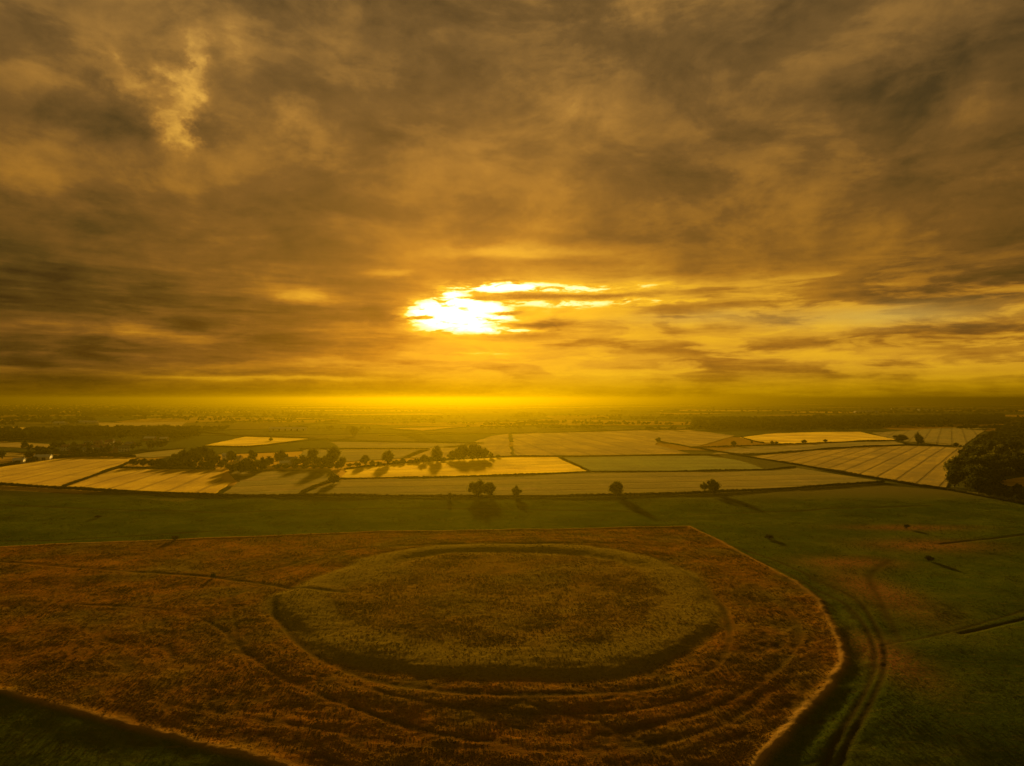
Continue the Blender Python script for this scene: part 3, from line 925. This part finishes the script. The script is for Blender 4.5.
ptree(354, 436, 426, 11, 'hazy lone tree out in the middle distance above the bright gold field', 'round', 2)
ptree(658.5, 442, 437.5, 6.5, 'small lone tree at the start of the thin field hedge', 'round', 3)
ptree(733.5, 446, 440.5, 6, 'lone tree on the thin straight hedge left of the bright far field', 'round', 4)
ptree(772, 444.5, 440.5, 4.5, 'leftmost little tree on the lower edge of the bright far field', 'round', 1)
ptree(776.5, 444.5, 441, 3.5, 'tiny tree beside the leftmost little tree of the bright far field', 'round', 2)
ptree(804, 443.5, 439.5, 6, 'wider little tree midway along the lower edge of the bright far field', 'round', 0)
ptree(825.5, 442, 439, 4.5, 'rightmost little tree on the lower edge of the bright far field', 'round', 4)
ptree(752, 443.5, 440.5, 3, 'tiny bush at the left corner of the bright far field', 'bush', 0, name='bush', cat='bush')
ptree(901, 441.5, 434, 14, 'bushy tree at the right tip of the bright far field', 'round', 2, mat=M_LEAFD)
ptree(918, 441.5, 432.5, 7, 'upper tree of the close pair in the tramlined field', 'round', 1, mat=M_LEAFD)
ptree(920.5, 444.5, 436.5, 9, 'lower dark tree of the close pair in the tramlined field', 'round', 3, mat=M_LEAFD)
ptree(956, 446.5, 442, 6, 'small bush on the hedge end between striped field and right wood', 'bush', 1, name='bush', cat='bush', mat=M_LEAFD)
ptree(283 - 12, 441, 437.5, 5, 'little round tree on the lower edge of the bright gold wedge', 'round', 1)

# dark copse left of centre
cop = [(163, 468.6, 462, 9), (188, 468.3, 460, 11), (206, 468.3, 460, 11), (196, 461, 449, 13), (205, 460, 447, 13), (188, 460, 450, 13), (167, 468.6, 463, 10), (175, 468.4, 461, 11), (184, 468.2, 461, 12), (193, 468.2, 461, 12), (202, 468.2, 461.5, 12), (211, 468.4, 461.5, 11), (220, 468.6, 462, 11), (226, 469, 463, 9),
       (176, 461, 454, 14), (184, 459, 450.5, 15), (192, 459, 448, 16), (201, 458, 446.5, 17), (209, 458.5, 449, 16), (217, 460, 453, 14), (171, 464, 458, 12), (180, 464, 456, 13), (189, 464, 455, 13), (198, 463.5, 454, 14), (207, 463.5, 454, 14), (216, 464, 456, 13), (223, 464.5, 459, 11)]
for k, (x, b, t_, w_) in enumerate(cop):
    ptree(x + rnd.uniform(-1.5, 1.5), b, t_ + rnd.uniform(-2.0, 1.5), w_ * rnd.uniform(0.6, 0.85), 'dark tree in the dense copse above the right half of the stubble', 'round', k % 5, 'trees of the dark copse', mat=M_LEAFD)
for k, (x, b, t_, w_, lb) in enumerate(((231, 462, 450, 11, 'dark rounded tree standing apart just right of the dense copse'),
                                    (252, 461, 450, 11, 'rounded dark tree above the farm shrubbery'),
                                    (241, 473, 460, 16, 'wide tree at the left of the farm shrubbery'),
                                    (252, 473, 459, 16, 'wide tree in the middle of the farm shrubbery'),
                                    (263, 471, 457, 14, 'wide tree at the right of the farm shrubbery'),
                                    (233, 472, 463, 12, 'low tree at the left end of the farm shrubbery beside the stubble'))):
    ptree(x, b, t_, w_, lb, 'round', (k + 2) % 5, mat=M_LEAFD)
for k, x in enumerate((277, 286, 295, 304, 314, 322, 330)):
    ptree(x, 468.5, 463.5, 12, 'low shrub in the belt below the white farmhouse', 'bush', k % 3, 'shrubs of the farm belt', name='shrub', cat='shrub')
for k, (x, b) in enumerate(((349, 467), (357, 466.5), (372, 465.8), (379, 465.2), (396, 464.3), (403, 463.8), (411, 463.2), (417, 462.8), (430, 462), (444, 461.2))):
    ptree(x, b, b - 4 - (k * 7 % 3), 9, 'low shrub in the ragged row joining the trees along the bright field edge', 'bush', k % 3, 'shrubs along the bright field edge', name='shrub', cat='shrub')
for k, (x, b) in enumerate(((258, 467), (269, 466), (296, 466.5), (308, 466), (318, 466), (327, 467), (338, 469), (246, 467))):
    ptree(x, b, b - 8 - (k * 5 % 3), 11, 'mid sized tree filling the belt around the white farmhouse', 'round', k % 5, 'filler trees of the farm belt', mat=M_LEAFD if k % 2 else M_LEAF)
for k, x in enumerate((143, 152, 160, 133)):
    ptree(x, 466.5 - 0.4 * k, 458 + (k % 2), 11, 'dark small tree in the row between the two stubble fields and the copse', 'round', k % 5, 'small trees behind the stubble', mat=M_LEAFD)
for k, (x, y_, w_, lb) in enumerate(((213.5, 578, 9, 'small dark bush where the paths meet on the hilltop'),
                                 (769, 539, 12, 'low dark scrub right of the top corner of the red grassland'),
                                 (907, 528, 10, 'low dark scrub in the upper right pasture'),
                                 (929, 561, 12, 'low scrub on the reddish right pasture'),
                                 (175, 540, 12, 'flat dark scrub in the green strip above the red grass'),
                                 (98, 518, 9, 'small flat scrub in the green strip at far left'),
                                 (80, 570.5, 4, 'tiny scrub on the left hand path'))):
    x0, y0 = G(x, y_)
    h = 2.2 * (w_ / 10)
    tree('scrub', lb, (x0, y0, 0), h, (w_ * y0 / FPX) / (1.3 * h) * 0.85, 'bush', k % 3, cat='scrub', mat=M_LEAFD)

# wood on the right edge
def in_poly(px, py, poly):
    return bool(inside(np.array([px], float), np.array([py], float), np.array(poly, float))[0])
wood = [(950, 489.5), (985, 496), (1030, 505), (1110, 522), (1200, 470), (1120, 430), (1040, 424), (1012, 426), (990, 437), (974, 452), (964, 466), (955, 479)]
glade = [(996, 488), (1000, 478), (1035, 474), (1070, 482), (1060, 490)]
cands = []
pw_rows = 489
rs = random.Random(5)
# walk rows back in depth
Yd = 425.0
WP = [G(x, y) for x, y in wood]
GP = [G(x, y) for x, y in glade]
WPa, GPa = np.array(WP), np.array(GP)
while Yd < 1900:
    step = 9.0 + (Yd - 425) * 0.022
    xx = 250.0
    while xx < Yd * 1.05:
        jx, jy = xx + rs.uniform(-.35, .35) * step, Yd + rs.uniform(-.35, .35) * step
        if inside(np.array([jx]), np.array([jy]), WPa)[0] and not inside(np.array([jx]), np.array([jy]), GPa)[0]:
            cands.append((jx, jy))
        xx += step
    Yd += step
cands.sort(key=lambda p: p[1])
vis = [p for p in cands if 512 + FPX * p[0] / p[1] < 1034]
rest = [p for p in cands if 512 + FPX * p[0] / p[1] >= 1034]
wood_things = vis[:125]
stuff_trees = [(x, y, rs.uniform(12, 17)) for x, y in vis[125:] + rest]
for k, (x, y) in enumerate(wood_things):
    hh_ = rs.choice((9, 11, 13, 15, 16, 20)) * rs.uniform(0.9, 1.1)
    if 512 + FPX * x / y > 984 and y < 540: hh_ = rs.uniform(3.5, 5.5)
    tree('tree', 'dark broadleaf tree of the dense wood at the right edge', (x, y, 0), hh_, rs.uniform(0.85, 1.2), ['round', 'round', 'tall'][k % 3], k % 5,
         'trees of the right hand wood', mat=M_LEAFD if rs.random() < 0.6 else M_LEAF)

# ------------------------------------------------------------------ hedges
hedge_count = [0]
def hedge(pp, label, h=2.4, w=2.6, group=None, gap=0.05, seed=None):
    hedge_count[0] += 1
    rs = np.random.RandomState(900 + hedge_count[0])
    P = np.array([G(x, y) for x, y in pp])
    segs = []
    Vs, Fs = [], []; off = 0
    dmean = np.mean(P[:, 1])
    step = max(1.1, dmean / 560.0)
    pos_ = []
    for a, b in zip(P[:-1], P[1:]):
        L = np.linalg.norm(b - a); m_ = max(1, int(L / step))
        for q in range(m_):
            pos_.append(a + (b - a) * (q / m_))
    pos_ = np.array(pos_)
    if len(pos_) > 900: 
        pos_ = pos_[np.linspace(0, len(pos_) - 1, 900).astype(int)]
    spacing = np.linalg.norm(pos_[1] - pos_[0])
    lf = max(0.35, dmean / 2600.0)
    ph = rs.uniform(0, 50)
    for q, c in enumerate(pos_):
        s_ = q * spacing
        env = 0.78 + 0.30 * math.sin(s_ * 0.045 + ph) * math.sin(s_ * 0.019 + 1.3 * ph) + rs.uniform(-0.16, 0.16)
        if rs.rand() < gap: env *= 0.45
        hh = h * max(0.35, env)
        cc = np.array([c[0] + rs.uniform(-.3, .3), c[1] + rs.uniform(-.3, .3), hh * 0.5])
        sc = np.array([max(w * 0.5, spacing * 0.75), w * 0.5, hh * 0.52])
        core = ICO_V * sc * rs.uniform(0.8, 1.15, (12, 1)) + cc
        Vs.append(core); Fs.append(ICO_F + off); off += 12
        m_ = 10
        d = rs.normal(size=(m_, 3)); d /= np.linalg.norm(d, axis=1)[:, None]
        d[:, 2] = np.abs(d[:, 2]) * 0.9
        qv = cc + d * sc * rs.uniform(0.9, 1.2, (m_, 1))
        t1 = rs.normal(size=(m_, 3)); t1 /= np.linalg.norm(t1, axis=1)[:, None]
        t2 = np.cross(t1, rs.normal(size=(m_, 3))); t2 /= np.linalg.norm(t2, axis=1)[:, None]
        tri = np.stack([qv + t1 * lf, qv - 0.5 * t1 * lf + 0.8 * t2 * lf, qv - 0.5 * t1 * lf - 0.8 * t2 * lf], 1).reshape(-1, 3)
        Vs.append(tri); Fs.append(np.arange(m_ * 3).reshape(-1, 3) + off); off += m_ * 3
    o = mesh_np('hedge', np.concatenate(Vs), np.concatenate(Fs), M_HEDGE)
    tag(o, label, 'hedge', group)
    return o

hedge([(-140, 481), (0, 485.5), (60, 489), (100, 491.5), (160, 494), (230, 496.5), (300, 496.8)], 'dark clipped hedge along the foot of the two gold stubble fields', 2.6, 3.4)
hedge([(301, 496.8), (420, 497), (520, 497.5), (600, 496.8), (700, 493.8), (800, 488.6), (840, 485.5), (884, 482.6)], 'long main hedge below the olive hay field, with trees standing along it', 2.4, 3.0)
hedge([(60, 488.5), (92, 477), (118, 468.2), (138, 459)], 'dark hedge slanting between the two gold stubble fields', 2.6, 3.0)
hedge([(120, 468), (165, 469), (215, 470)], 'hedge along the top of the right stubble field in front of the copse', 3.0, 4.0)
hedge([(298, 496), (313, 487.5), (340, 479.6), (368, 478.8)], 'curving hedge running down from the bright field corner to the main hedge', 1.8, 3.0)
hedge([(368, 478.8), (430, 478), (512, 475.8), (590, 472.4), (690, 471.8), (768, 470.2), (796, 467.4)], 'thin hedge between the bright field and the olive hay field below it', 1.9, 2.6)
hedge([(345, 469.5), (400, 463.8), (450, 459.9), (512, 456.9), (558, 456.9)], 'hedge along the far edge of the bright field, running past the grove', 2.4, 3.0)
hedge([(558, 457), (640, 455.9), (700, 455.4), (720, 455.6)], 'thin hedge along the top of the green meadow', 2.0, 2.8)
hedge([(559, 457.2), (575, 464.6), (589, 471.8)], 'short slanting hedge at the right tip of the bright field', 1.7, 2.2)
hedge([(700, 449), (720, 452.5), (745, 456.7), (800, 465.5), (850, 474.8), (885, 480.2), (915, 485.5), (945, 489.5), (985, 497), (1040, 507)], 'long diagonal hedge from the thin junction down to the right hand wood', 2.4, 3.0)
hedge([(659, 441.6), (675, 444.5), (692, 447.6), (705, 449.4)], 'faint hedge slanting right from the small lone tree', 1.8, 2.6)
hedge([(690, 447.8), (733, 446.6), (768, 445.6), (800, 444.3), (860, 441.6), (898, 440.8)], 'hedge under the bright far field with little trees on it', 2.6, 3.0)
hedge([(738, 455.6), (768, 454.3), (830, 449), (870, 446.8), (906, 445.2), (962, 446.4)], 'hedge along the top of the striped field', 2.6, 3.0)
hedge([(741, 437.4), (752, 441), (764, 443.6)], 'short hedge at the left end of the bright far field', 2.4, 3.0)
hedge([(897, 440.5), (905, 444)], 'stub of hedge at the right tip of the bright far field', 2.6, 3.0)
hedge([(510, 434), (560, 432.6), (600, 431.6), (655, 429.5), (695, 429.5)], 'faint far hedge along the top of the drilled stubble', 2.6, 4.0)
hedge([(380, 436), (440, 434.5), (510, 434)], 'faint far hedge left of the drilled stubble top', 2.6, 4.0)
hedge([(330, 441.3), (400, 442), (484, 443.6)], 'faint hedge above the hazy pasture behind the farm', 2.2, 4.0)
hedge([(300, 449.2), (360, 449.2), (430, 449.4)], 'low hazy hedge behind the tall farm trees', 2.2, 3.0)
hedge([(186, 431), (240, 436.2), (310, 438.2)], 'hedge along the top of the bright gold wedge', 2.6, 4.0)
hedge([(204, 446.6), (250, 447.4), (272, 444.8), (310, 440.4), (330, 440)], 'hedge along the lower edge of the bright gold wedge', 2.4, 3.5)
hedge([(115, 457.2), (150, 452), (186, 448.6)], 'hedge above the small pasture near the village', 3.0, 4.0)
hedge([(0, 466.6), (45, 459.2), (85, 456.4), (135, 457.6)], 'tall ragged hedge behind the left stubble field', 5.0, 5.0)

# ------------------------------------------------------------------ mid and far trees
# individuals in the village and middle distance, nearest first
def far_proto(i):
    key = ('fm', i)
    if key not in PROTO:
        cv, cf, tv, tf, _ = proto('far', i)
        PROTO[key] = (cv, cf, tv, tf)
    return PROTO[key]
FARME = []
for i in range(5):
    cv, cf, tv, tf = far_proto(i)
    V_ = np.concatenate([cv, tv]); F_ = np.concatenate([cf, tf + len(cv)])
    mi = np.concatenate([np.zeros(len(cf)), np.ones(len(tf))])
    FARME.append(mesh_np('tree', V_, F_, [M_LEAFD, M_BARK], matidx=mi, hide_link=True))
def small_tree(x, y, h, label, group, w=1.0):
    o = bpy.data.objects.new('tree', FARME[rs.randrange(5)])
    COL.objects.link(o)
    o.location = (x, y, 0)
    s_ = h / 10
    o.scale = (s_ * w, s_ * w, s_)
    o.rotation_euler = (0, 0, rs.uniform(0, 6.28))
    tag(o, label, 'tree', group)

village = []
def band(n_, x0, x1, y0, y1, hmin, hmax):
    out_ = []
    for k in range(n_):
        px, py = rs.uniform(x0, x1), rs.uniform(y0, y1)
        x, y = G(px, py)
        out_.append((x, y, rs.uniform(hmin, hmax), px, py))
    return out_
v1 = band(42, 60, 170, 447, 456, 7, 13) + band(28, 0, 60, 448.5, 459.5, 7, 12)
v1 = [t_ for t_ in v1 if not (t_[3] > 118 and t_[4] > 450) and not (t_[3] < 36 and 452 < t_[4] < 457.5)]
v1.sort(key=lambda q: q[1])
for x, y, h, *_ in v1:
    small_tree(x, y, h, 'small dark tree among the village houses on the left', 'village trees on the left', rs.uniform(1, 1.5))
v2 = band(40, 0, 200, 434, 440, 9, 15)
for x, y, h, *_ in v2[:40]:
    small_tree(x, y, h, 'small tree of the dark belt just beyond the left village', 'trees of the belt beyond the village', rs.uniform(1.2, 1.8))

# the rest reads as one mass
st_list = list(stuff_trees)
def add_line(px0, py0, px1, py1, n_, h=(9, 14), jit=0.3):
    for k in range(n_):
        f = rs.random()
        px = px0 + (px1 - px0) * f; py = py0 + (py1 - py0) * f + rs.uniform(-jit, jit)
        x, y = G(px, py)
        st_list.append((x, y, rs.uniform(*h)))
def add_area(px0, py0, px1, py1, n_, h=(10, 16)):
    for k in range(n_):
        x, y = G(rs.uniform(px0, px1), rs.uniform(py0, py1))
        st_list.append((x, y, rs.uniform(*h)))
for _ in range(1500):   # long wood at the right: tapers to the left
    px = rs.uniform(694, 1003)
    f = (px - 694) / 309
    x, y = G(px, rs.uniform(421.5 - 5 * f, 430 - 5.5 * f))
    st_list.append((x, y, rs.uniform(13, 19)))
add_area(-120, 432, 75, 440.5, 420)
add_area(60, 430, 200, 438, 160)
add_area(-150, 405, 150, 417, 1300, (14, 20))
add_area(-150, 418, 95, 424, 260, (10, 15))
add_area(120, 408, 330, 420, 330, (9, 15))
add_area(860, 409, 1100, 414, 160, (12, 17))
add_area(985, 418, 1100, 424, 90)
add_area(700, 408, 880, 415, 110, (8, 14))
for k in range(56):
    y0 = rs.uniform(405, 433)
    x0 = rs.uniform(-60, 1040); L = rs.uniform(30, 160)
    add_line(x0, y0, x0 + L, y0 + rs.uniform(-0.8, 0.8), int(L * rs.uniform(0.2, 0.55)), (6, 12), 0.12)
for k in range(36):
    y0 = rs.uniform(403, 425); x0 = rs.uniform(180, 1040)
    add_area(x0, y0, x0 + rs.uniform(6, 28), y0 + 0.8, rs.randrange(8, 26), (8, 14))
add_line(870, 433, 898, 440, 26, (6, 9))
# keep the bright fields clear
Vs, Fs, off = [], [], 0
mi = []
for (x, y, h) in st_list:
    px = 512 + FPX * x / y
    py = YH + FPX * HCAM / y
    if 95 < px < 190 and 421.5 < py < 428.5: continue
    if 205 < px < 310 and 436 < py < 448: continue
    if -60 < px < 56 and 426.5 < py < 432: continue
    if 735 < px < 900 and 431 < py < 444: continue
    cv, cf, tv, tf = far_proto(rs.randrange(5))
    s_ = h / 10; a = rs.uniform(0, 6.28); w = rs.uniform(1.0, 1.6)
    ca, sa = math.cos(a), math.sin(a)
    keep = cv
    q = np.stack([(keep[:, 0] * ca - keep[:, 1] * sa) * s_ * w + x, (keep[:, 0] * sa + keep[:, 1] * ca) * s_ * w + y, keep[:, 2] * s_ * 0.95], -1)
    Vs.append(q); Fs.append(cf + off); off += len(q)
fw = mesh_np('far_woodland', np.concatenate(Vs), np.concatenate(Fs), M_LEAFD)
tag(fw, 'dark masses of distant woods and tree lines across the plain', 'woodland', kind='stuff')

# ------------------------------------------------------------------ houses
def box(x0, x1, y0, y1, z0, z1):
    V_ = [(x0, y0, z0), (x1, y0, z0), (x1, y1, z0), (x0, y1, z0), (x0, y0, z1), (x1, y0, z1), (x1, y1, z1), (x0, y1, z1)]
    return V_, [(0, 3, 2, 1), (4, 5, 6, 7), (0, 1, 5, 4), (1, 2, 6, 5), (2, 3, 7, 6), (3, 0, 4, 7)]

def house(px, py, rz, L, Wd, H_, rise, label, wall, roof, name='house', cat='house', group=None, win=True, chimney=True):
    x, y = G(px, py)
    root = empty(name, (x, y, 0), rz)
    tag(root, label, cat, group)
    l, w = L / 2, Wd / 2
    V_ = [(-l, -w, 0), (l, -w, 0), (l, w, 0), (-l, w, 0), (-l, -w, H_), (l, -w, H_), (l, w, H_), (-l, w, H_), (-l, 0, H_ + rise), (l, 0, H_ + rise)]
    F_ = [(0, 1, 5, 4), (2, 3, 7, 6), (1, 2, 6, 9, 5), (3, 0, 4, 8, 7), (0, 3, 2, 1)]
    mesh_np('wall', np.array(V_, float), F_, wall, root)
    e = 0.4; tk = 0.25; k = rise / w
    zr = H_ + rise + 0.03; ze = zr - k * (w + e)
    V_ = [(-l - e, -w - e, ze), (l + e, -w - e, ze), (l + e, 0, zr), (-l - e, 0, zr), (l + e, w + e, ze), (-l - e, w + e, ze)]
    V_ += [(a, b, c + tk) for a, b, c in V_]
    F_ = [(0, 3, 2, 1), (3, 5, 4, 2), (6, 7, 8, 9), (9, 8, 10, 11), (0, 1, 7, 6), (5, 11, 10, 4), (1, 2, 8, 7), (2, 4, 10, 8), (3, 0, 6, 9), (5, 3, 9, 11)]
    rf = mesh_np('roof', np.array(V_, float), F_, roof, root)
    if chimney:
        V_, F_ = box(l * 0.6, l * 0.6 + 0.9, -0.45, 0.45, zr - 0.6, zr + 1.5)
        mesh_np('chimney', np.array(V_, float), F_, M_WALLB, rf)
    if win:
        nwin = max(2, int(L // 3.2))
        for fl in ([1.0, 3.7] if H_ > 4.5 else [1.0]):
            for q in range(nwin):
                cx = -l + L * (q + 0.5) / nwin
                if fl == 1.0 and q == nwin // 2: continue
                V_, F_ = box(cx - 0.55, cx + 0.55, -w - 0.03, -w + 0.1, fl, fl + 1.2)
                mesh_np('window', np.array(V_, float), F_, M_GLASS, root)
    cx = -l + L * (max(2, int(L // 3.2)) // 2 + 0.5) / max(2, int(L // 3.2))
    dw = 0.5 if chimney else 1.8
    V_, F_ = box(cx - dw, cx + dw, -w - 0.04, -w + 0.1, 0, 2.1 if chimney else 3.4)
    mesh_np('door', np.array(V_, float), F_, M_WOOD, root)
    return root

house(291, 464.5, 0.15, 13, 7, 5.4, 2.6, 'white farmhouse catching the light between the dome shaped tree and the tall narrow tree', M_WALLW, M_ROOFS)
house(284.5, 465.5, 0.15, 9, 6, 3.0, 2.0, 'low pale outbuilding at the left side of the white farmhouse', M_WALLW, M_ROOFM, 'outbuilding', 'outbuilding', chimney=False)
house(228, 459.5, 0.3, 12, 7, 4.8, 2.5, 'pale cottage just right of the dense copse', M_WALLW, M_ROOFM)
house(238, 461, -0.3, 9, 6, 3.2, 2.2, 'small pale cottage under the trees above the farm shrubbery', M_WALLW, M_ROOFS)
hs = [(108, 441.5, 0.2, 'pale', 'house at the upper right of the village, apart from the dense part', M_WALLW, M_ROOFT),
      ]
villh = [(66, 450.5), (74, 453), (82, 450), (88, 453.5), (95, 451.5), (101, 454), (106, 450), (112, 453), (118, 447), (124, 451.5), (98, 446), (88, 446.5), (110, 445), (130, 447.5)]
for k, (x, y_) in enumerate(villh):
    wl = [M_WALLW, M_WALLB, M_WALLW][k % 3]
    house(x, y_, rs.uniform(-0.6, 0.6), rs.uniform(9, 14), 7.5, 5.2, 2.8, 'two storey house of the village on the left, half hidden by trees',
          wl, [M_ROOFT, M_ROOFS][k % 2], group='houses of the left village')
house(150, 440.5, 0.1, 17, 10, 4, 2.6, 'broad pale roofed barn beyond the village', M_WALLB, M_ROOFM, 'barn', 'barn', win=False, chimney=False)
house(164, 440.6, 0.1, 12, 8, 3.5, 2.4, 'smaller pale roofed barn to the right of the broad one', M_WALLB, M_ROOFM, 'barn', 'barn', win=False, chimney=False)
house(43, 460.2, 0.3, 16, 9, 4, 2.4, 'pale roofed shed behind the left stubble field', M_WALLW, M_ROOFM, 'shed', 'shed', win=False, chimney=False)
house(19, 463.3, 0.3, 10, 7, 3.6, 2.2, 'small pale shed by the hedge at the far left', M_WALLW, M_ROOFM, 'shed', 'shed', win=False, chimney=False)
for k, x in enumerate((273, 279, 285, 291, 297, 303)):
    house(x, 430.5, 0.05, 15, 9, 4.5, 2.5, 'pale shed in the long row on the plain beyond the gold wedge', M_WALLW, M_ROOFM, 'shed', 'shed', 'row of pale sheds', win=False, chimney=False)
for k, (x, y_, L) in enumerate(((87, 423.5, 60), (60, 424.5, 30))):
    house(x, y_, 0.02, L, 16, 5, 3, ['long pale shed at the left end of the distant orange stubble', 'shorter pale shed farther left of the long one by the distant stubble'][k], M_WALLW, M_ROOFM, 'shed', 'shed', win=False, chimney=False)
for k, (x, y_, L, lb) in enumerate(((906, 409.5, 190, 'long pale shed roof on the far plain above the right wood'), (866, 413, 110, 'pale shed roof above the left half of the long right wood'),
                                (926, 411, 90, 'low pale shed roof right of the long pale shed on the far plain'))):
    house(x, y_, 0.02, L, 30, 8, 3, lb, M_WALLW, M_ROOFM, 'warehouse', 'warehouse', win=False, chimney=False)

# ------------------------------------------------------------------ marker post beside the path on the hilltop
for px, py, hp, lb in ((582, 545, 6.2, 'thin tall pole on the far path of the ring, right of centre'), (372, 547, 5.6, 'thin tall pole on the far path of the ring, left of centre')):
    x0, y0 = G(px, py)
    pr = empty('pole', (x0, y0, 0))
    tag(pr, lb, 'pole')
    v_, f_ = limb((0, 0, -0.6), (0, 0, hp), 0.13, 0.09, 8)
    top = len(v_); v_ = np.vstack([v_, [[0, 0, hp + 0.1]]]); f_ = np.vstack([f_, [(8 + i, 8 + (i + 1) % 8, top) for i in range(8)]])
    mesh_np('shaft', v_, f_, M_WOOD, pr)
    v_, f_ = limb((0, 0, -0.4), (0, 0, 0.5), 0.26, 0.17, 8)
    mesh_np('base', v_, f_, M_WOOD, pr)

# ------------------------------------------------------------------ low hills on the horizon
hx = np.linspace(-34000, 34000, 260)
rows = [(22000, 0.0), (24000, 0.55), (26000, 1.0), (29000, 0.8), (34000, 0.0)]
prof = fbm(hx + 50000, hx * 0 + 3, 9000, 77, 4) 
hgt = 15 + 48 * sstep(prof, 0.40, 0.75)
Vh = []
for yy, f in rows:
    for i, xv in enumerate(hx):
        Vh.append((xv, yy, -3 + f * hgt[i]))
m_ = len(hx)
Fh = []
for r_ in range(len(rows) - 1):
    for i in range(m_ - 1):
        a = r_ * m_ + i
        Fh.append((a, a + 1, a + m_ + 1, a + m_))
mh = plain_mat('hill_woods', (0.06, 0.06, 0.02), 0.9, 0.1, 0.4, 0.002)
hills = mesh_np('hills', np.array(Vh), np.array(Fh), mh, smooth=True)
tag(hills, kind='structure')

# ------------------------------------------------------------------ haze
V_, F_ = box(-61000, 61000, -61000, 61000, -14.0, 88.0)
mhz = bpy.data.materials.new('haze')
mhz.use_nodes = True
mhz.node_tree.nodes.clear()
n = NT(mhz.node_tree)
out = n.n('ShaderNodeOutputMaterial')
pv = n.n('ShaderNodeVolumePrincipled')
pv.inputs['Color'].default_value = HAZE_COLOR + (1,)
pv.inputs['Density'].default_value = HAZE_DENSITY
pv.inputs['Anisotropy'].default_value = HAZE_G
mhz.node_tree.links.new(pv.outputs[0], out.inputs['Volume'])
hz = mesh_np('haze', np.array(V_, float), F_, mhz)
tag(hz, 'golden evening haze lying over the plain', kind='stuff')
